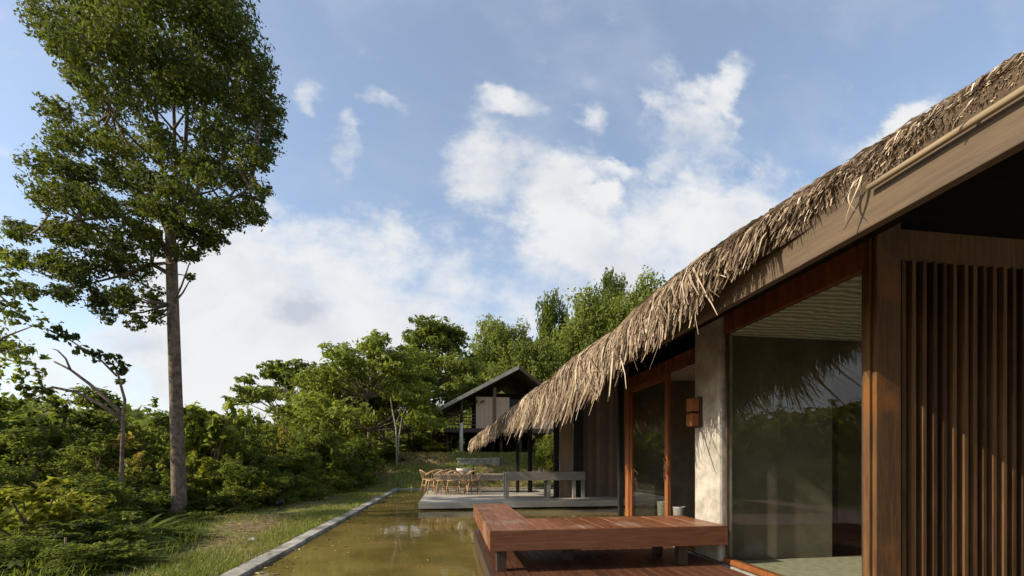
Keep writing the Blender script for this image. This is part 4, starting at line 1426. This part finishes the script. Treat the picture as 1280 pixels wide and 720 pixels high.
for px, py, r in ((146, 455, 12), (138, 446, 10), (155, 462, 8), (126, 446, 10), (106, 440, 11), (85, 422, 12), (66, 418, 10), (75, 412, 8), (40, 492, 14), (56, 486, 8), (120, 438, 6), (150, 476, 6)):
    p = lp(px, py, random.uniform(-0.2, 0.2)); rr = r * 9.5 / F
    cl.append((p.x, p.y, p.z, rr, rr, rr * 0.8, 0.45))
v, tn = leaf_cloud(cl, 45, 0.12, 0.55, 0.4, 51)
np_mesh('crown', v, 4, tn, M['leaf_tall'], lt)

le = empty('tree', at(-40, 9.0, -1.33), 'leafy tree at the left edge with light green hanging branches', 'tree')
L0 = le.location
def ep(px, py, dd=0.0):
    return Vector(at(px, 9.0 + dd, zz(py, 9.0))) - L0
mb = MB()
trk = [(-40, 665), (-42, 560), (-38, 450), (-35, 350), (-30, 290)]
tp = [ep(*q) for q in trk]
mb.tube(tp, [0.12, 0.1, 0.09, 0.07, 0.04], 9)
cl = []
for px, py, r, tn in ((10, 375, 26, .6), (30, 395, 26, .65), (8, 415, 26, .6), (35, 428, 22, .6), (15, 450, 24, .55), (40, 465, 16, .55), (5, 475, 22, .5), (-30, 360, 40, .5), (-40, 420, 45, .5), (-70, 300, 50, .5), (-20, 310, 40, .45), (5, 345, 26, .5), (-80, 390, 50, .5), (50, 408, 10, .6)):
    p = ep(px, py, random.uniform(-0.6, 0.6)); rr = r * 9.0 / F
    cl.append((p.x, p.y, p.z, rr, rr, rr * 0.75, tn))
for c in cl:
    cp = Vector(c[:3]); b_ = min(tp[1:], key=lambda p: (p - cp).length)
    mb.tube([b_, b_.lerp(cp, 0.5) + Vector((0, 0, 0.1)), cp], [0.03, 0.02, 0.006], 5, caps=False)
mb.build('trunk', M['bark'], le, True, smooth=True)
v, tn = leaf_cloud(cl, 150, 0.13, 0.5, 0.4, 61)
np_mesh('crown', v, 4, tn, M['leaf_mid'], le)

# ---- pale forked trunk in front of the trees
ft = empty('bare_sapling', at(497, 24, -1.2), 'slim pale forked trunk with few leaves at the far end of the pond', 'tree')
ft.location.z = ground_z(ft.location.x, ft.location.y)
L0 = ft.location
def fp(px, py):
    return Vector(at(px, 24, zz(py, 24))) - L0
mb = MB()
for L, r in (([(496, 585), (496, 560), (495, 535), (490, 510), (488, 495)], 0.055), ([(497, 575), (499, 545), (503, 520), (509, 505)], 0.042), ([(495, 530), (500, 515), (500, 500)], 0.03)):
    mb.tube([fp(*q) for q in L], [r * (1 - 0.5 * k / (len(L) - 1)) for k in range(len(L))], 7)
mb.build('trunk', M['pale_bark'], ft, True, smooth=True)
cl = [(*fp(px, py), r * 24 / F, r * 24 / F, r * 18 / F, 0.6) for px, py, r in ((488, 492, 14), (508, 500, 13), (500, 495, 10), (495, 482, 14))]
v, tn = leaf_cloud(cl, 60, 0.22, 0.4, 0.4, 71)
np_mesh('crown', v, 4, tn, M['leaf_light'], ft)

# ---- distant woods on the rise (one uncountable mass)
r_ = np.random.default_rng(77)
cl = []
for i in range(700):
    ang = r_.uniform(-1.35, 0.9)
    d = r_.uniform(62, 190)
    x, y = d * math.sin(ang), d * math.cos(ang)
    z = ground_z(x, y)
    s = r_.uniform(3.0, 5.5)
    cl.append((x, y, z + s * 0.6, s, s, s * r_.uniform(0.7, 1.1), 0.35 + r_.normal(0, 0.15)))
v, tn = leaf_cloud(cl, 90, 1.5, 0.6, 0.6, 78, fill=4)
o = np_mesh('distant_forest', v, 4, tn, M['leaf_far'])
tag(o, 'distant green wooded hillside behind the shrubs', 'forest', kind='stuff')

# ---- grass, weeds and litter on the bank
def grass_patch(n, fx, seed, hmin, hmax, w):
    r = np.random.default_rng(seed)
    out, tn = [], []
    while len(tn) < n * 8:
        x, y, dens, tone = fx(r)
        if r.random() > dens:
            continue
        z = ground_z(x, y)
        h = r.uniform(hmin, hmax)
        a = r.uniform(0, 6.28); lean = r.uniform(0.1, 0.7) * h
        s = np.array((math.cos(a + 1.57), math.sin(a + 1.57), 0)) * w * r.uniform(0.7, 1.4)
        p0 = np.array((x, y, z - 0.01)); p1 = p0 + np.array((math.cos(a) * lean * 0.35, math.sin(a) * lean * 0.35, h * 0.6)); p2 = p0 + np.array((math.cos(a) * lean, math.sin(a) * lean, h))
        out += [p0 - s, p0 + s, p1 + s * 0.7, p1 - s * 0.7, p1 - s * 0.7, p1 + s * 0.7, p2 + s * 0.1, p2 - s * 0.1]
        t_ = np.clip(r.normal(tone, 0.2), 0, 1)
        tn += [t_] * 8
    return np.array(out), np.array(tn)


def bank(r):
    y = 1.5 + 22 * r.random() ** 1.5
    x = KX0 - 0.02 - 4.5 * r.random() ** 1.2
    pn = 0.5 + 0.5 * math.sin(x * 2.3 + 1.3 * math.sin(y * 0.9)) * math.cos(y * 1.1 + x)
    strip = 1.0 if x > KX0 - 1.1 else 0.5
    return x, y, max(0.06, pn ** 1.5) * strip, 0.45 + 0.25 * (1 - pn)


v, tn = grass_patch(52000, bank, 91, 0.025, 0.11, 0.005)
o = np_mesh('grass', v, 4, tn, M['grass'])
tag(o, 'short uneven grass between the pond kerb and the shrubs', 'grass', kind='stuff')


def lawn(r):
    y = r.uniform(PEND + 0.4, 32); x = r.uniform(-5, 9)
    return x, y, 0.9 if x > 0 else 0.5, 0.6 if x > 0 else 0.85


v, tn = grass_patch(16000, lawn, 92, 0.08, 0.22, 0.016)
o = np_mesh('lawn_grass', v, 4, tn, M['grass'])
tag(o, 'sunlit rough lawn on the slope beyond the pond', 'grass', kind='stuff')


def weeds(r):
    d = r.uniform(4.5, 12); px = r.uniform(-60, 250)
    x, y, _ = at(px, d)
    return x, y, 1.0 if x < -3.9 else 0.0, 0.35


v, tn = grass_patch(9000, weeds, 93, 0.06, 0.24, 0.007)
o = np_mesh('undergrowth', v, 4, tn, M['leaf_mid'])
tag(o, 'tangled low weeds covering the ground under the shrubs', 'weeds', kind='stuff')

# small things on the bank
q = at(350, 12.3); qz = ground_z(q[0], q[1])
sp = empty('garden_spotlight', (q[0], q[1], qz), 'small black garden spotlight on the soil beside the shrubs', 'spotlight')
mb = MB(); mb.tube([(0, 0, -0.05), (0, 0, 0.12)], 0.02, 8); mb.build('spike', M['black'], sp, True)
mb = MB(); mb.tube([(-0.08, 0, 0.14), (0.1, -0.02, 0.22)], [0.06, 0.075], 12); mb.build('lamp_head', M['black'], sp, True)
q = at(316, 7.35); qz = ground_z(q[0], q[1])
import bmesh
bm = bmesh.new(); bmesh.ops.create_icosphere(bm, subdivisions=3, radius=0.07)
for v_ in bm.verts:
    k = 1 + 0.18 * math.sin(v_.co.x * 60 + 1) * math.cos(v_.co.y * 50) + 0.1 * math.sin(v_.co.z * 70)
    v_.co *= k; v_.co.z *= 0.7
me = bpy.data.meshes.new('stone'); bm.to_mesh(me); bm.free(); me.materials.append(M['stone'])
o = bpy.data.objects.new('stone', me); COL.objects.link(o); o.location = (q[0], q[1], qz + 0.03)
tag(o, 'small pale stone lying in the grass by the kerb', 'stone')
q = at(81, 5.7); qz = ground_z(q[0], q[1])
mb = MB(); mb.tube([(0, 0, -0.1), (0.005, 0, 0.12), (0.0, 0.01, 0.30)], [0.016, 0.015, 0.013], 7)
o = mb.build('stake', M['bamboo'], None); o.location = (q[0], q[1], qz)
tag(o, 'thin pale stake standing in the grass at the lower left', 'stake')

# fallen leaves on the bank, the kerb, the deck and afloat on the pond
r_ = np.random.default_rng(123)
def litter(n, fx, size):
    out, tn = [], []
    for i in range(n):
        x, y, z = fx(r_)
        a = r_.uniform(0, 6.28); L = size * r_.uniform(0.6, 1.4); w = L * 0.42
        d = np.array((math.cos(a), math.sin(a), r_.normal(0, 0.12))); sd = np.array((-math.sin(a), math.cos(a), r_.normal(0, 0.15)))
        p = np.array((x, y, z + 0.006))
        out += [p - d * L / 2, p + sd * w / 2 + np.array((0, 0, 0.012)), p + d * L / 2, p - sd * w / 2 + np.array((0, 0, 0.008))]
        tn += [r_.random()] * 4
    return np.array(out), np.array(tn)
M['litter'] = ramp_mat('dry_leaf', [(0, (0.10, 0.05, 0.025)), (0.5, (0.26, 0.15, 0.06)), (1, (0.42, 0.32, 0.12))], 0.7)
def on_bank(r):
    x = KX0 - 0.02 - 3.5 * r.random() ** 1.5; y = r.uniform(3, 20)
    return x, y, ground_z(x, y) + 0.01
v, tn = litter(1500, on_bank, 0.085)
tag(np_mesh('leaf_litter', v, 4, tn, M['litter']), 'dry brown fallen leaves scattered on the bank beside the kerb', 'leaves', kind='stuff')
def afloat(r):
    y = r.uniform(4, 20); x = KX1 + 0.02 + abs(r.normal(0, 0.5)) if r.random() < 0.7 else r.uniform(KX1, 0.2)
    return x, y, WZ - 0.001
v, tn = litter(170, afloat, 0.07)
tag(np_mesh('floating_leaves', v, 4, tn, M['litter']), 'small dry leaves floating on the pond along the kerb', 'leaves', kind='stuff')
def on_kerb(r):
    return r.uniform(KX0 + 0.02, KX1 - 0.02), r.uniform(3.5, 20), GZ + 0.042
v, tn = litter(70, on_kerb, 0.06)
tag(np_mesh('kerb_leaves', v, 4, tn, M['litter']), 'few dry leaves lying on top of the pond kerb', 'leaves', kind='stuff')
